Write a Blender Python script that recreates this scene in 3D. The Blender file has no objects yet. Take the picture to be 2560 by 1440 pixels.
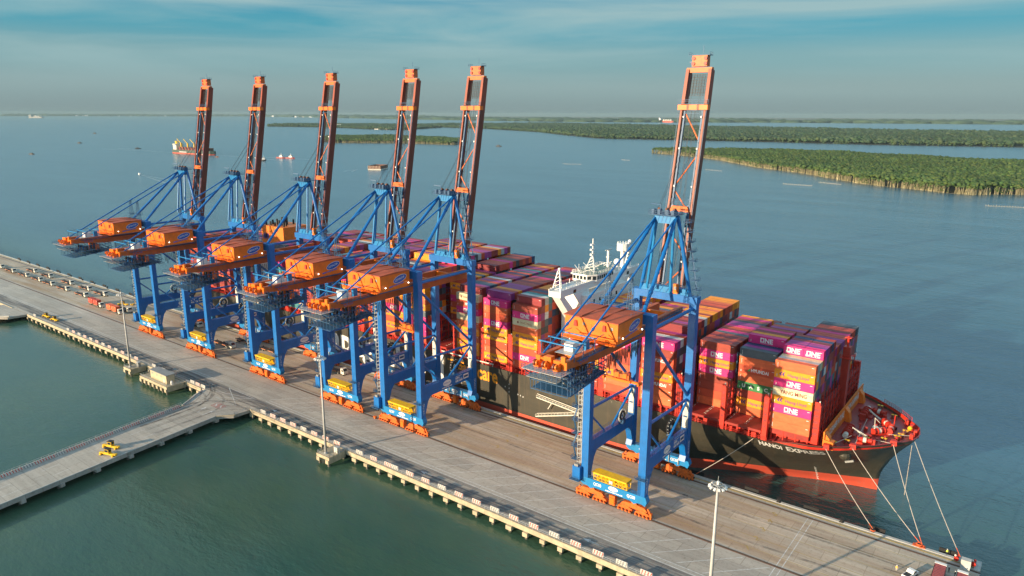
import bpy, bmesh, math, random
from mathutils import Vector, Matrix
import numpy as np
R=math.radians
rnd=random.Random(7)
scene=bpy.context.scene
COL=scene.collection
# ------------------------------------------------------------------ camera, world, sun, exposure
CAM=Vector((0.0,-178.79,118.56))
cam_d=bpy.data.cameras.new("camera"); cam=bpy.data.objects.new("camera",cam_d); COL.objects.link(cam)
F_PX,YAW,PITCH,ROLL=1792.28,0.65438,0.23805,0.00309
cam_d.sensor_width=36.0; cam_d.lens=F_PX/2560*36.0; cam_d.clip_start=1.0; cam_d.clip_end=120000
fw=Vector((-math.sin(YAW)*math.cos(PITCH),math.cos(YAW)*math.cos(PITCH),-math.sin(PITCH)))
rt=Vector((math.cos(YAW),math.sin(YAW),0)); up=rt.cross(fw)
r2=rt*math.cos(ROLL)+up*math.sin(ROLL); u2=-rt*math.sin(ROLL)+up*math.cos(ROLL)
cam.matrix_world=Matrix(((r2.x,u2.x,-fw.x,CAM.x),(r2.y,u2.y,-fw.y,CAM.y),(r2.z,u2.z,-fw.z,CAM.z),(0,0,0,1)))
scene.camera=cam
scene.view_settings.view_transform='Standard'; scene.view_settings.look='None'
scene.view_settings.exposure=1.35; scene.view_settings.gamma=1.0
SUN_EL=R(12.0); SUN_DIR=Vector((-0.37,-0.93,0)).normalized()   # towards the sun, on the ground
sun_d=bpy.data.lights.new("sun",'SUN'); sun=bpy.data.objects.new("sun",sun_d); COL.objects.link(sun)
sun_d.energy=3.5; sun_d.angle=R(0.6); sun_d.color=(1.0,0.78,0.52)
sv=Vector((SUN_DIR.x*math.cos(SUN_EL),SUN_DIR.y*math.cos(SUN_EL),math.sin(SUN_EL)))
sun.rotation_euler=sv.to_track_quat('Z','Y').to_euler(); sun.location=(-300,-500,300)
world=bpy.data.worlds.new("World"); scene.world=world; world.use_nodes=True
wt=world.node_tree; wt.nodes.clear(); wl=wt.links
def N(t,kind,**kw):
    n=t.nodes.new(kind)
    for k,v in kw.items(): setattr(n,k,v)
    return n
sky=N(wt,'ShaderNodeTexSky',sky_type='NISHITA',sun_disc=False,sun_elevation=SUN_EL)
sky.sun_rotation=math.atan2(SUN_DIR.x,SUN_DIR.y); sky.air_density=1.0; sky.dust_density=1.6; sky.ozone_density=2.2; sky.altitude=50
geo=N(wt,'ShaderNodeTexCoord')
mp=N(wt,'ShaderNodeMapping'); mp.inputs['Rotation'].default_value=(0.0,R(2.0),R(-38)); mp.inputs['Scale'].default_value=(1.1,2.2,17.0)
wl.new(geo.outputs['Generated'],mp.inputs['Vector'])
cn=N(wt,'ShaderNodeTexNoise'); cn.inputs['Scale'].default_value=1.25; cn.inputs['Detail'].default_value=7; cn.inputs['Roughness'].default_value=0.52; cn.inputs['Distortion'].default_value=0.35
wl.new(mp.outputs['Vector'],cn.inputs['Vector'])
cr=N(wt,'ShaderNodeValToRGB'); cr.color_ramp.elements[0].position=0.42; cr.color_ramp.elements[1].position=0.66
wl.new(cn.outputs['Fac'],cr.inputs['Fac'])
sep=N(wt,'ShaderNodeSeparateXYZ'); wl.new(geo.outputs['Generated'],sep.inputs['Vector'])
mr=N(wt,'ShaderNodeMapRange'); mr.inputs['From Min'].default_value=0.02; mr.inputs['From Max'].default_value=0.10; wl.new(sep.outputs['Z'],mr.inputs['Value'])
mu=N(wt,'ShaderNodeMath',operation='MULTIPLY'); wl.new(cr.outputs['Color'],mu.inputs[0]); wl.new(mr.outputs['Result'],mu.inputs[1])
mu2=N(wt,'ShaderNodeMath',operation='MULTIPLY'); mu2.inputs[1].default_value=0.85; wl.new(mu.outputs[0],mu2.inputs[0])
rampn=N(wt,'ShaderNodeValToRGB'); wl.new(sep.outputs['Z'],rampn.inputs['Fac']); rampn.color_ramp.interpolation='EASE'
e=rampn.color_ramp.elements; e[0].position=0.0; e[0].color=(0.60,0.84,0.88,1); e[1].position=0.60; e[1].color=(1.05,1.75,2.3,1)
for p_,c_ in ((0.03,(0.64,0.95,1.0)),(0.07,(0.49,0.96,1.06)),(0.11,(0.16,0.86,1.12)),(0.15,(0.04,0.70,1.10)),(0.22,(1.05,1.98,2.50))):  # upper stops, out of frame, brightened as added fill light and water reflection
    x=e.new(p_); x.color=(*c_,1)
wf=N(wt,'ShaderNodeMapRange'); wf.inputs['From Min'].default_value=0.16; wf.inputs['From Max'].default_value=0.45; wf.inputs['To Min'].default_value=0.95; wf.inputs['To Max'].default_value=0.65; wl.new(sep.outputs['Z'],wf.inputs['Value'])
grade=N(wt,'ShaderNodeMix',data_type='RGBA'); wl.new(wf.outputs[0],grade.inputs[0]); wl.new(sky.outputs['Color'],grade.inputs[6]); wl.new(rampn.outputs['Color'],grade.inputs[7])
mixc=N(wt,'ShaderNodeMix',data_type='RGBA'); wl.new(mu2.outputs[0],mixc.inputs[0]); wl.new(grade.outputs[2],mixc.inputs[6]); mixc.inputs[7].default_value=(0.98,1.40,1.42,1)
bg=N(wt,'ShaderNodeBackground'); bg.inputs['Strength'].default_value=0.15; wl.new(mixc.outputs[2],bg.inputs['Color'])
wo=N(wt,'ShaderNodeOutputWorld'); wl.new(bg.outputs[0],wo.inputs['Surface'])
scene.cycles.use_denoising=True
scene.cycles.max_bounces=6; scene.cycles.diffuse_bounces=3; scene.cycles.glossy_bounces=3; scene.cycles.volume_bounces=0
scene.cycles.transparent_max_bounces=8
# ------------------------------------------------------------------ helpers
WZ=-3.6            # water level; the quay deck is z = 0
M={}
def paint(name,col,rough=0.5,var=0.25,scale=0.35,stretch=(1,1,1),metal=0.0,spec=0.5,col2=None,bump=0.0,bscale=4.0,detail=4,streak=0.0,stain=(0.30,0.16,0.09)):
    m=bpy.data.materials.new(name); m.use_nodes=True; t=m.node_tree; b=t.nodes['Principled BSDF']
    tc=N(t,'ShaderNodeTexCoord'); mpp=N(t,'ShaderNodeMapping'); mpp.inputs['Scale'].default_value=stretch
    t.links.new(tc.outputs['Object'],mpp.inputs['Vector'])
    nz=N(t,'ShaderNodeTexNoise'); nz.inputs['Scale'].default_value=scale; nz.inputs['Detail'].default_value=detail; nz.inputs['Roughness'].default_value=0.62
    t.links.new(mpp.outputs['Vector'],nz.inputs['Vector'])
    rp=N(t,'ShaderNodeValToRGB'); rp.color_ramp.elements[0].position=0.32; rp.color_ramp.elements[1].position=0.68
    c2=col2 or tuple(max(0,c*(1-var)) for c in col)
    rp.color_ramp.elements[0].color=(*c2,1); rp.color_ramp.elements[1].color=(*col,1)
    t.links.new(nz.outputs['Fac'],rp.inputs['Fac']); t.links.new(rp.outputs['Color'],b.inputs['Base Color'])
    if streak:   # rust and dirt that has run down the surface, and faded patches
        g=N(t,'ShaderNodeNewGeometry'); m2=N(t,'ShaderNodeMapping'); m2.inputs['Scale'].default_value=(0.9,0.9,0.07); t.links.new(g.outputs['Position'],m2.inputs['Vector'])
        n3=N(t,'ShaderNodeTexNoise'); n3.inputs['Scale'].default_value=0.8; n3.inputs['Detail'].default_value=6; n3.inputs['Roughness'].default_value=0.7; t.links.new(m2.outputs['Vector'],n3.inputs['Vector'])
        r3=N(t,'ShaderNodeMapRange'); r3.inputs['From Min'].default_value=0.52; r3.inputs['From Max'].default_value=0.74; r3.inputs['To Max'].default_value=streak; t.links.new(n3.outputs['Fac'],r3.inputs['Value'])
        x3=N(t,'ShaderNodeMix',data_type='RGBA'); t.links.new(r3.outputs[0],x3.inputs[0]); t.links.new(rp.outputs['Color'],x3.inputs[6]); x3.inputs[7].default_value=(*stain,1); t.links.new(x3.outputs[2],b.inputs['Base Color'])
    b.inputs['Roughness'].default_value=rough; b.inputs['Metallic'].default_value=metal; b.inputs['Specular IOR Level'].default_value=spec
    if bump:
        n2=N(t,'ShaderNodeTexNoise'); n2.inputs['Scale'].default_value=bscale; n2.inputs['Detail'].default_value=4
        t.links.new(mpp.outputs['Vector'],n2.inputs['Vector'])
        bp=N(t,'ShaderNodeBump'); bp.inputs['Strength'].default_value=bump; bp.inputs['Distance'].default_value=0.2
        t.links.new(n2.outputs['Fac'],bp.inputs['Height']); t.links.new(bp.outputs['Normal'],b.inputs['Normal'])
    M[name]=m; return m
paint('blue',(0.001,0.142,0.46),0.42,0.22,0.4,streak=0.35,stain=(0.07, 0.13, 0.24))
paint('lightblue',(0.003,0.205,0.49),0.45,0.2,0.5,streak=0.35,stain=(0.1, 0.2, 0.28))
paint('steelblue',(0.025,0.10,0.22),0.5,0.3,0.8)
paint('orange',(0.92,0.175,0.001),0.45,0.22,0.35,streak=0.2,stain=(0.4, 0.13, 0.03))
paint('roof_orange',(0.50,0.092,0.030),0.65,0.22,0.4,streak=0.0)
paint('girder_orange',(0.62,0.115,0.014),0.5,0.25,0.3,streak=0.5,stain=(0.3, 0.08, 0.03))
paint('boom_orange',(0.19,0.032,0.012),0.5,0.25,0.3,streak=0.4,stain=(0.1, 0.03, 0.02))
paint('bogie_orange',(0.78,0.15,0.015),0.5,0.35,1.2,streak=0.6,stain=(0.2, 0.07, 0.03))
paint('darkred',(0.45,0.03,0.015),0.5,0.2,1)
paint('yellow',(0.85,0.50,0.01),0.5,0.2,0.7,streak=0.5,stain=(0.35, 0.2, 0.03))
paint('black',(0.018,0.018,0.02),0.6,0.3,1)
paint('cable',(0.03,0.03,0.035),0.6,0.2,1)
paint('white',(0.78,0.77,0.74),0.5,0.12,0.5)
paint('offwhite',(0.72,0.68,0.58),0.55,0.2,0.6,streak=0.5,stain=(0.42, 0.33, 0.22))
paint('grey',(0.28,0.29,0.29),0.6,0.25,0.6)
paint('lightgrey',(0.5,0.5,0.49),0.6,0.2,0.6)
paint('galv',(0.42,0.44,0.45),0.45,0.2,0.6,metal=0.3)
paint('logo_blue',(0.012,0.09,0.42),0.4,0.05,0.5)
paint('letter_blue',(0.10,0.12,0.42),0.5,0.05,0.5)
paint('hull_black',(0.058,0.053,0.038),0.40,0.35,0.08,(0.4,1,2.2),col2=(0.040,0.037,0.028),streak=0.55,stain=(0.12, 0.085, 0.055))
paint('hull_red',(0.62,0.085,0.045),0.5,0.22,0.1,(0.3,1,2),streak=0.6,stain=(0.3, 0.12, 0.09))
paint('ship_red',(0.66,0.030,0.012),0.5,0.25,0.5,streak=0.45,stain=(0.3, 0.03, 0.02))
paint('deck_red',(0.32,0.035,0.035),0.42,0.3,0.25)
paint('hatch_red',(0.36,0.03,0.02),0.6,0.35,0.3)
paint('ship_white',(0.80,0.79,0.76),0.45,0.07,0.3,streak=0.25,stain=(0.55, 0.48, 0.38))
paint('deck_green',(0.12,0.22,0.19),0.6,0.25,0.5)
paint('glass',(0.02,0.03,0.035),0.12,0.1,0.5)
paint('bw_orange',(0.85,0.20,0.012),0.5,0.2,0.4)
paint('beige',(0.52,0.44,0.29),0.6,0.2,0.6)
paint('rope',(0.5,0.44,0.38),0.8,0.2,2)
paint('rope_end',(0.7,0.12,0.03),0.7,0.2,2)
paint('concrete_edge',(0.50,0.42,0.29),0.75,0.3,0.5,bump=0.2,streak=0.7,stain=(0.2, 0.17, 0.1))
paint('rubber',(0.015,0.015,0.016),0.8,0.3,1)
paint('line_white',(0.70,0.70,0.68),0.7,0.45,0.9,detail=6)
paint('line_yellow',(0.48,0.34,0.10),0.7,0.4,0.8)
paint('line_red',(0.5,0.2,0.18),0.7,0.4,0.8)
paint('rail_steel',(0.08,0.065,0.05),0.6,0.3,1)
paint('kerb',(0.5,0.49,0.46),0.8,0.25,0.5)
paint('barrier_white',(0.66,0.62,0.56),0.7,0.15,0.8)
paint('barrier_red',(0.62,0.14,0.11),0.7,0.2,0.8)
paint('rust',(0.22,0.09,0.05),0.75,0.5,0.3)
paint('skin',(0.35,0.2,0.13),0.6,0.1,3)
paint('hivis',(0.85,0.55,0.12),0.7,0.15,3)
paint('hivis_green',(0.65,0.85,0.1),0.7,0.15,3)
paint('navy',(0.02,0.025,0.05),0.8,0.2,3)
paint('hut_red',(0.33,0.07,0.07),0.6,0.25,0.6)
paint('dull_green',(0.05,0.085,0.07),0.6,0.3,.1)
paint('tank_teal',(0.07,0.25,0.25),0.6,0.2,1)
# object-colour container paint
def container_paint(name,attr=False):
    m=bpy.data.materials.new(name); m.use_nodes=True; t=m.node_tree; b=t.nodes['Principled BSDF']
    if attr:
        oi=N(t,'ShaderNodeVertexColor',layer_name='paint')
    else: oi=N(t,'ShaderNodeObjectInfo')
    tc=N(t,'ShaderNodeNewGeometry'); mpp=N(t,'ShaderNodeMapping'); mpp.inputs['Scale'].default_value=(0.35,0.35,0.9)
    t.links.new(tc.outputs['Position'],mpp.inputs['Vector'])
    nz=N(t,'ShaderNodeTexNoise'); nz.inputs['Scale'].default_value=1.0; nz.inputs['Detail'].default_value=6; nz.inputs['Roughness'].default_value=0.65
    t.links.new(mpp.outputs['Vector'],nz.inputs['Vector'])
    rp=N(t,'ShaderNodeValToRGB'); rp.color_ramp.elements[0].position=0.3; rp.color_ramp.elements[1].position=0.62
    rp.color_ramp.elements[0].color=(0.70,0.64,0.60,1); rp.color_ramp.elements[1].color=(1,1,1,1)
    t.links.new(nz.outputs['Fac'],rp.inputs['Fac'])
    mx=N(t,'ShaderNodeMix',data_type='RGBA',blend_type='MULTIPLY'); mx.inputs[0].default_value=0.8
    t.links.new(oi.outputs['Color'],mx.inputs[6]); t.links.new(rp.outputs['Color'],mx.inputs[7])
    t.links.new(mx.outputs[2],b.inputs['Base Color']); b.inputs['Roughness'].default_value=0.55
    wv=N(t,'ShaderNodeTexWave',bands_direction='X'); wv.inputs['Scale'].default_value=1.1
    t.links.new(tc.outputs['Position'],wv.inputs['Vector'])
    bp=N(t,'ShaderNodeBump'); bp.inputs['Strength'].default_value=0.25; bp.inputs['Distance'].default_value=0.05
    t.links.new(wv.outputs['Fac'],bp.inputs['Height']); t.links.new(bp.outputs['Normal'],b.inputs['Normal'])
    M[name]=m
container_paint('container_paint'); container_paint('container_paint_many',True)
paint('ct_white',(0.8,0.78,0.76),0.5,0.1,1); paint('ct_navy',(0.06,0.03,0.22),0.5,0.1,1); paint('ct_darkred',(0.30,0.05,0.03),0.5,0.1,1)
paint('ct_green',(0.03,0.3,0.08),0.5,0.1,1)
def emit(name,col,s):
    m=bpy.data.materials.new(name); m.use_nodes=True; b=m.node_tree.nodes['Principled BSDF']
    b.inputs['Base Color'].default_value=(*col,1); b.inputs['Emission Color'].default_value=(*col,1); b.inputs['Emission Strength'].default_value=s; M[name]=m
emit('lamp_lit',(1.0,0.85,0.7),3.0)

class MB:
    def __init__(s): s.v=[]; s.f=[]; s.m=[]; s.cur='blue'
    def mat(s,m): s.cur=m; return s
    def add(s,vs,fs,m=None):
        o=len(s.v); s.v.extend([tuple(v) for v in vs]); m=m or s.cur
        for f in fs: s.f.append(tuple(i+o for i in f)); s.m.append(m)
        return s
    def box(s,x0,x1,y0,y1,z0,z1,m=None):
        vs=[(x0,y0,z0),(x1,y0,z0),(x1,y1,z0),(x0,y1,z0),(x0,y0,z1),(x1,y0,z1),(x1,y1,z1),(x0,y1,z1)]
        return s.add(vs,[(3,2,1,0),(4,5,6,7),(0,1,5,4),(1,2,6,5),(2,3,7,6),(3,0,4,7)],m)
    def bar(s,p,q,w,h=None,m=None,w2=None,h2=None,up=(0,0,1)):
        p=Vector(p);q=Vector(q);h=h or w;w2=w2 or w;h2=h2 or h
        d=(q-p); 
        if d.length<1e-6: return s
        d.normalize(); u=Vector(up)
        if abs(d.dot(u))>0.95: u=Vector((0,1,0)) if abs(d.y)<0.9 else Vector((1,0,0))
        a=d.cross(u).normalized(); b=a.cross(d)
        vs=[]
        for c,ww,hh in ((p,w,h),(q,w2,h2)):
            for i,j in ((-1,-1),(1,-1),(1,1),(-1,1)): vs.append(c+a*(i*ww/2)+b*(j*hh/2))
        return s.add(vs,[(0,1,2,3),(7,6,5,4),(0,4,5,1),(1,5,6,2),(2,6,7,3),(3,7,4,0)],m)
    def tube(s,p,q,r,m=None,n=8,r2=None):
        p=Vector(p);q=Vector(q);r2=r if r2 is None else r2;d=(q-p).normalized()
        u=Vector((0,0,1)) if abs(d.z)<0.95 else Vector((1,0,0)); a=d.cross(u).normalized(); b=a.cross(d); vs=[]
        for c,rr in ((p,r),(q,r2)):
            for i in range(n): t=2*math.pi*i/n; vs.append(c+a*(rr*math.cos(t))+b*(rr*math.sin(t)))
        fs=[(i,i+n,(i+1)%n+n,(i+1)%n) for i in range(n)]+[tuple(range(n)),tuple(range(2*n-1,n-1,-1))]
        return s.add(vs,fs,m)
    def prism(s,pts,axis,a,b,m=None):
        # pts: 2-D polygon in the two remaining axes (in xyz order), extruded along axis
        def P(u,v,w): return {'x':(w,u,v),'y':(u,w,v),'z':(u,v,w)}[axis]
        n=len(pts); vs=[P(u,v,a) for u,v in pts]+[P(u,v,b) for u,v in pts]
        return s.add(vs,[tuple(range(n)),tuple(range(2*n-1,n-1,-1))]+[(i,i+n,(i+1)%n+n,(i+1)%n) for i in range(n)],m)
    def rail(s,pts,h=1.1,sp=2.0,w=0.09,m=None):
        for p,q in zip(pts[:-1],pts[1:]):
            p=Vector(p);q=Vector(q);L=(q-p).length;n=max(1,int(L/sp))
            for i in range(n+1):
                c=p+(q-p)*(i/n); s.bar(c,c+Vector((0,0,h)),w,w,m)
            for k in (0.5,1.0): s.bar(p+Vector((0,0,h*k)),q+Vector((0,0,h*k)),w,w,m)
        return s
    def ball(s,c,r,m=None,n=8,k=5,sz=1.0):
        vs=[];fs=[]
        for j in range(k+1):
            t=math.pi*j/k
            for i in range(n): a=2*math.pi*i/n; vs.append((c[0]+r*math.sin(t)*math.cos(a),c[1]+r*math.sin(t)*math.sin(a),c[2]+r*sz*math.cos(t)))
        for j in range(k):
            for i in range(n): fs.append((j*n+i,(j+1)*n+i,(j+1)*n+(i+1)%n,j*n+(i+1)%n))
        return s.add(vs,fs,m)
    def ring(s,c,axis,r,rt,m=None,n=20):
        pts=[]
        for i in range(n+1):
            t=2*math.pi*i/n; u,v=r*math.cos(t),r*math.sin(t)
            pts.append(Vector(c)+Vector({'x':(0,u,v),'y':(u,0,v),'z':(u,v,0)}[axis]))
        for p,q in zip(pts[:-1],pts[1:]): s.tube(p,q,rt,m,5)
        return s
    def build(s,name,parent=None,loc=None,smooth=False,fix=True):
        me=bpy.data.meshes.new(name); me.from_pydata(s.v,[],s.f)
        names=list(dict.fromkeys(s.m))
        for n in names: me.materials.append(M[n])
        idx={n:i for i,n in enumerate(names)}
        me.polygons.foreach_set('material_index',[idx[n] for n in s.m])
        if fix:
            bm=bmesh.new(); bm.from_mesh(me); bmesh.ops.recalc_face_normals(bm,faces=bm.faces); bm.to_mesh(me); bm.free()
        if smooth: me.polygons.foreach_set('use_smooth',[True]*len(me.polygons))
        me.update()
        o=bpy.data.objects.new(name,me); COL.objects.link(o)
        if parent: o.parent=parent
        if loc: o.location=loc
        return o
def tag(o,label=None,cat=None,group=None,kind=None):
    if label: o['label']=label
    if cat: o['category']=cat
    if group: o['group']=group
    if kind: o['kind']=kind
    return o
def empty(name,loc=(0,0,0),rz=0.0):
    o=bpy.data.objects.new(name,None); COL.objects.link(o); o.location=loc; o.rotation_euler=(0,0,rz); o.empty_display_size=1; return o
KIDS={}
def copy_tree(o,parent=None):
    c=o.copy(); COL.objects.link(c)
    if parent is not None: c.parent=parent
    for ch in [x for x in o.children]: copy_tree(ch,c)
    return c
# flat lettering: returns 2-D verts and faces, lower-left anchored, height of capitals = size
_tc={}
def text2d(s,size,bold=0.0,spacing=1.0):
    k=(s,bold,spacing)
    if k not in _tc:
        cu=bpy.data.curves.new('t','FONT'); cu.body=s; cu.size=1; cu.resolution_u=3; cu.offset=bold; cu.space_character=spacing
        o=bpy.data.objects.new('t',cu); COL.objects.link(o)
        dg=bpy.context.evaluated_depsgraph_get(); dg.update(); me=o.evaluated_get(dg).to_mesh()
        vs=[(v.co.x,v.co.y) for v in me.vertices]; fs=[tuple(p.vertices) for p in me.polygons]
        o.evaluated_get(dg).to_mesh_clear(); bpy.data.objects.remove(o); bpy.data.curves.remove(cu)
        _tc[k]=(vs,fs)
    vs,fs=_tc[k]; sc=size/0.70
    return [(x*sc,y*sc) for x,y in vs],fs
def put_text(mb,s,origin,du,dv,size,mat,width=None,bold=0.0,center=False,spacing=1.0,fn=None):
    vs,fs=text2d(s,size,bold,spacing)
    w=max(x for x,y in vs); x0=min(x for x,y in vs); kx=1.0
    if width: kx=width/(w-x0)
    off=-x0*kx-((w-x0)*kx/2 if center else 0)
    O=Vector(origin);du=Vector(du);dv=Vector(dv)
    P=[O+du*(x*kx+off)+dv*y for x,y in vs]
    if fn: P=[fn(p) for p in P]
    mb.add(P,fs,mat)
def ellipse(mb,c,du,dv,a,b,mat,n=24):
    c=Vector(c);du=Vector(du);dv=Vector(dv)
    mb.add([c+du*(a*math.cos(2*math.pi*i/n))+dv*(b*math.sin(2*math.pi*i/n)) for i in range(n)],[tuple(range(n))],mat)
ORD=['','first','second','third','fourth','fifth','sixth','seventh','eighth','ninth','tenth','eleventh','twelfth','thirteenth','fourteenth','fifteenth','sixteenth','seventeenth','eighteenth','nineteenth','twentieth','twenty-first','twenty-second','twenty-third','twenty-fourth','twenty-fifth','twenty-sixth','twenty-seventh','twenty-eighth']
# ------------------------------------------------------------------ water
def water_mat():
    m=bpy.data.materials.new('water'); m.use_nodes=True; t=m.node_tree; b=t.nodes['Principled BSDF']; L=t.links
    g=N(t,'ShaderNodeNewGeometry')
    def noise(scale,stretch,detail=3,rot=0.0,rough=0.55):
        mp=N(t,'ShaderNodeMapping'); mp.inputs['Scale'].default_value=stretch; mp.inputs['Rotation'].default_value=(0,0,rot)
        L.new(g.outputs['Position'],mp.inputs['Vector'])
        n=N(t,'ShaderNodeTexNoise'); n.inputs['Scale'].default_value=scale; n.inputs['Detail'].default_value=detail; n.inputs['Roughness'].default_value=rough
        L.new(mp.outputs['Vector'],n.inputs['Vector']); return n.outputs['Fac']
    # silt: murky green-brown basin behind the quay, bluer river beyond
    sy=N(t,'ShaderNodeSeparateXYZ'); L.new(g.outputs['Position'],sy.inputs[0])
    mr=N(t,'ShaderNodeMapRange'); mr.inputs['From Min'].default_value=-30; mr.inputs['From Max'].default_value=160; mr.interpolation_type='SMOOTHSTEP'; L.new(sy.outputs['Y'],mr.inputs['Value'])
    silt=noise(0.011,(1,1.6,1),5,0.6)
    r1=N(t,'ShaderNodeValToRGB'); L.new(silt,r1.inputs['Fac']); e=r1.color_ramp.elements
    e[0].position=0.32; e[0].color=(0.024,0.076,0.056,1); e[1].position=0.70; e[1].color=(0.054,0.100,0.056,1)
    r2_=N(t,'ShaderNodeValToRGB'); L.new(noise(0.004,(0.5,1.5,1),5,-0.5),r2_.inputs['Fac']); e=r2_.color_ramp.elements
    e[0].position=0.35; e[0].color=(0.020,0.086,0.132,1); e[1].position=0.7; e[1].color=(0.034,0.106,0.152,1)
    mx=N(t,'ShaderNodeMix',data_type='RGBA'); L.new(mr.outputs[0],mx.inputs[0]); L.new(r1.outputs[0],mx.inputs[6]); L.new(r2_.outputs[0],mx.inputs[7])
    L.new(mx.outputs[2],b.inputs['Base Color'])
    iom=N(t,'ShaderNodeMapRange'); iom.inputs['To Min'].default_value=1.42; iom.inputs['To Max'].default_value=2.15; L.new(mr.outputs[0],iom.inputs['Value']); L.new(iom.outputs[0],b.inputs['IOR']); b.inputs['Roughness'].default_value=0.2
    # ripples, with calmer and rougher patches
    a=noise(0.55,(1,2.2,1),4,-0.55); c=noise(0.16,(1,2.4,1),3,-0.35); d=noise(0.035,(1,3.0,1),3,-0.5)
    patch=noise(0.006,(0.6,2.6,1),5,-0.45,0.6)
    pr=N(t,'ShaderNodeMapRange'); pr.inputs['From Min'].default_value=0.35; pr.inputs['From Max'].default_value=0.65; pr.inputs['To Min'].default_value=0.25; pr.inputs['To Max'].default_value=1.0; L.new(patch,pr.inputs['Value'])
    pm=N(t,'ShaderNodeMapRange'); pm.inputs['From Min'].default_value=-40; pm.inputs['From Max'].default_value=120; pm.inputs['To Min'].default_value=0.5; pm.inputs['To Max'].default_value=1.5; L.new(sy.outputs['Y'],pm.inputs['Value'])
    def mul(x,y):
        n=N(t,'ShaderNodeMath',operation='MULTIPLY'); 
        for i,z in enumerate((x,y)):
            if isinstance(z,(int,float)): n.inputs[i].default_value=z
            else: L.new(z,n.inputs[i])
        return n.outputs[0]
    def add(x,y):
        n=N(t,'ShaderNodeMath',operation='ADD'); L.new(x,n.inputs[0]); L.new(y,n.inputs[1]); return n.outputs[0]
    h=add(add(mul(a,0.34),mul(c,0.6)),mul(d,0.9))
    h=mul(mul(h,pr.outputs[0]),pm.outputs[0])
    bp=N(t,'ShaderNodeBump'); bp.inputs['Strength'].default_value=0.9; bp.inputs['Distance'].default_value=1.0
    L.new(h,bp.inputs['Height']); L.new(bp.outputs['Normal'],b.inputs['Normal'])
    M['water']=m
water_mat()
FAR=34000; HAZE=3.2e-5
w=MB(); w.add([(-FAR,-3000,WZ),(6000,-3000,WZ),(6000,FAR,WZ),(-FAR,FAR,WZ)],[(0,1,2,3)],'water'); tag(w.build('water'),kind='structure')
# ------------------------------------------------------------------ quay, trestles
def concrete_mat(name,base,brown,lane=False):
    m=bpy.data.materials.new(name); m.use_nodes=True; t=m.node_tree; b=t.nodes['Principled BSDF']; L=t.links
    g=N(t,'ShaderNodeNewGeometry')
    def noise(scale,stretch,detail=5,rough=0.62):
        mp=N(t,'ShaderNodeMapping'); mp.inputs['Scale'].default_value=stretch; L.new(g.outputs['Position'],mp.inputs['Vector'])
        n=N(t,'ShaderNodeTexNoise'); n.inputs['Scale'].default_value=scale; n.inputs['Detail'].default_value=detail; n.inputs['Roughness'].default_value=rough
        L.new(mp.outputs['Vector'],n.inputs['Vector']); return n.outputs['Fac']
    def ramp(f,p0,c0,p1,c1):
        r=N(t,'ShaderNodeValToRGB'); L.new(f,r.inputs['Fac']); e=r.color_ramp.elements; e[0].position=p0; e[0].color=(*c0,1); e[1].position=p1; e[1].color=(*c1,1); return r.outputs[0]
    def mix(a,b_,f,mode='MIX'):
        n=N(t,'ShaderNodeMix',data_type='RGBA',blend_type=mode)
        if isinstance(f,float): n.inputs[0].default_value=f
        else: L.new(f,n.inputs[0])
        L.new(a,n.inputs[6]); L.new(b_,n.inputs[7]); return n.outputs[2]
    big=ramp(noise(0.02,(1,2,1)),0.35,tuple(c*0.80 for c in base),0.65,base)
    # slabs: every cast bay has its own grey
    vo=N(t,'ShaderNodeTexBrick'); mp=N(t,'ShaderNodeMapping'); L.new(g.outputs['Position'],mp.inputs['Vector'])
    vo.inputs['Scale'].default_value=1.0; vo.inputs['Brick Width'].default_value=11.0; vo.inputs['Row Height'].default_value=5.2; vo.inputs['Mortar Size'].default_value=0.10; vo.inputs['Bias'].default_value=0.0
    vo.inputs['Color1'].default_value=(0.86,0.86,0.86,1); vo.inputs['Color2'].default_value=(1.08,1.06,1.03,1); vo.inputs['Mortar'].default_value=(0.62,0.60,0.57,1); L.new(mp.outputs['Vector'],vo.inputs['Vector'])
    c=mix(big,vo.outputs['Color'],1.0 if False else 0.8,'MULTIPLY')
    # tyre wear, long streaks along the quay
    st=ramp(noise(0.5,(0.05,1.0,1),6,0.68),0.40,(0.42,0.38,0.34),0.62,(1,1,1))
    c=mix(c,st,0.32 if lane else 0.28,'MULTIPLY')
    br=N(t,'ShaderNodeRGB'); br.outputs[0].default_value=(*brown,1)
    f=noise(0.11,(0.10,1.0,1),5); fr=N(t,'ShaderNodeMapRange'); fr.inputs['From Min'].default_value=0.42; fr.inputs['From Max'].default_value=0.66; L.new(f,fr.inputs['Value'])
    fm=N(t,'ShaderNodeMath',operation='MULTIPLY'); L.new(fr.outputs[0],fm.inputs[0]); fm.inputs[1].default_value=0.9 if lane else 0.25
    c=mix(c,br.outputs[0],fm.outputs[0])
    sp=ramp(noise(0.9,(1,1,1),6,0.7),0.30,(0.55,0.53,0.5),0.48,(1,1,1))
    c=mix(c,sp,0.6,'MULTIPLY')
    L.new(c,b.inputs['Base Color']); b.inputs['Roughness'].default_value=0.82; b.inputs['Specular IOR Level'].default_value=0.3
    bp=N(t,'ShaderNodeBump'); bp.inputs['Strength'].default_value=0.2; bp.inputs['Distance'].default_value=0.05; L.new(noise(2.5,(1,1,1),5),bp.inputs['Height']); L.new(bp.outputs['Normal'],b.inputs['Normal'])
    M[name]=m
concrete_mat('concrete',(0.50,0.47,0.42),(0.30,0.24,0.18))
concrete_mat('concrete_lane',(0.58,0.51,0.42),(0.32,0.21,0.13),True)
concrete_mat('concrete_road',(0.50,0.47,0.42),(0.34,0.30,0.25))
paint('piles',(0.16,0.15,0.12),0.85,0.4,0.6)
QX0,QX1,QY0,QY1=-900.0,-3.0,-26.4,34.5
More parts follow.
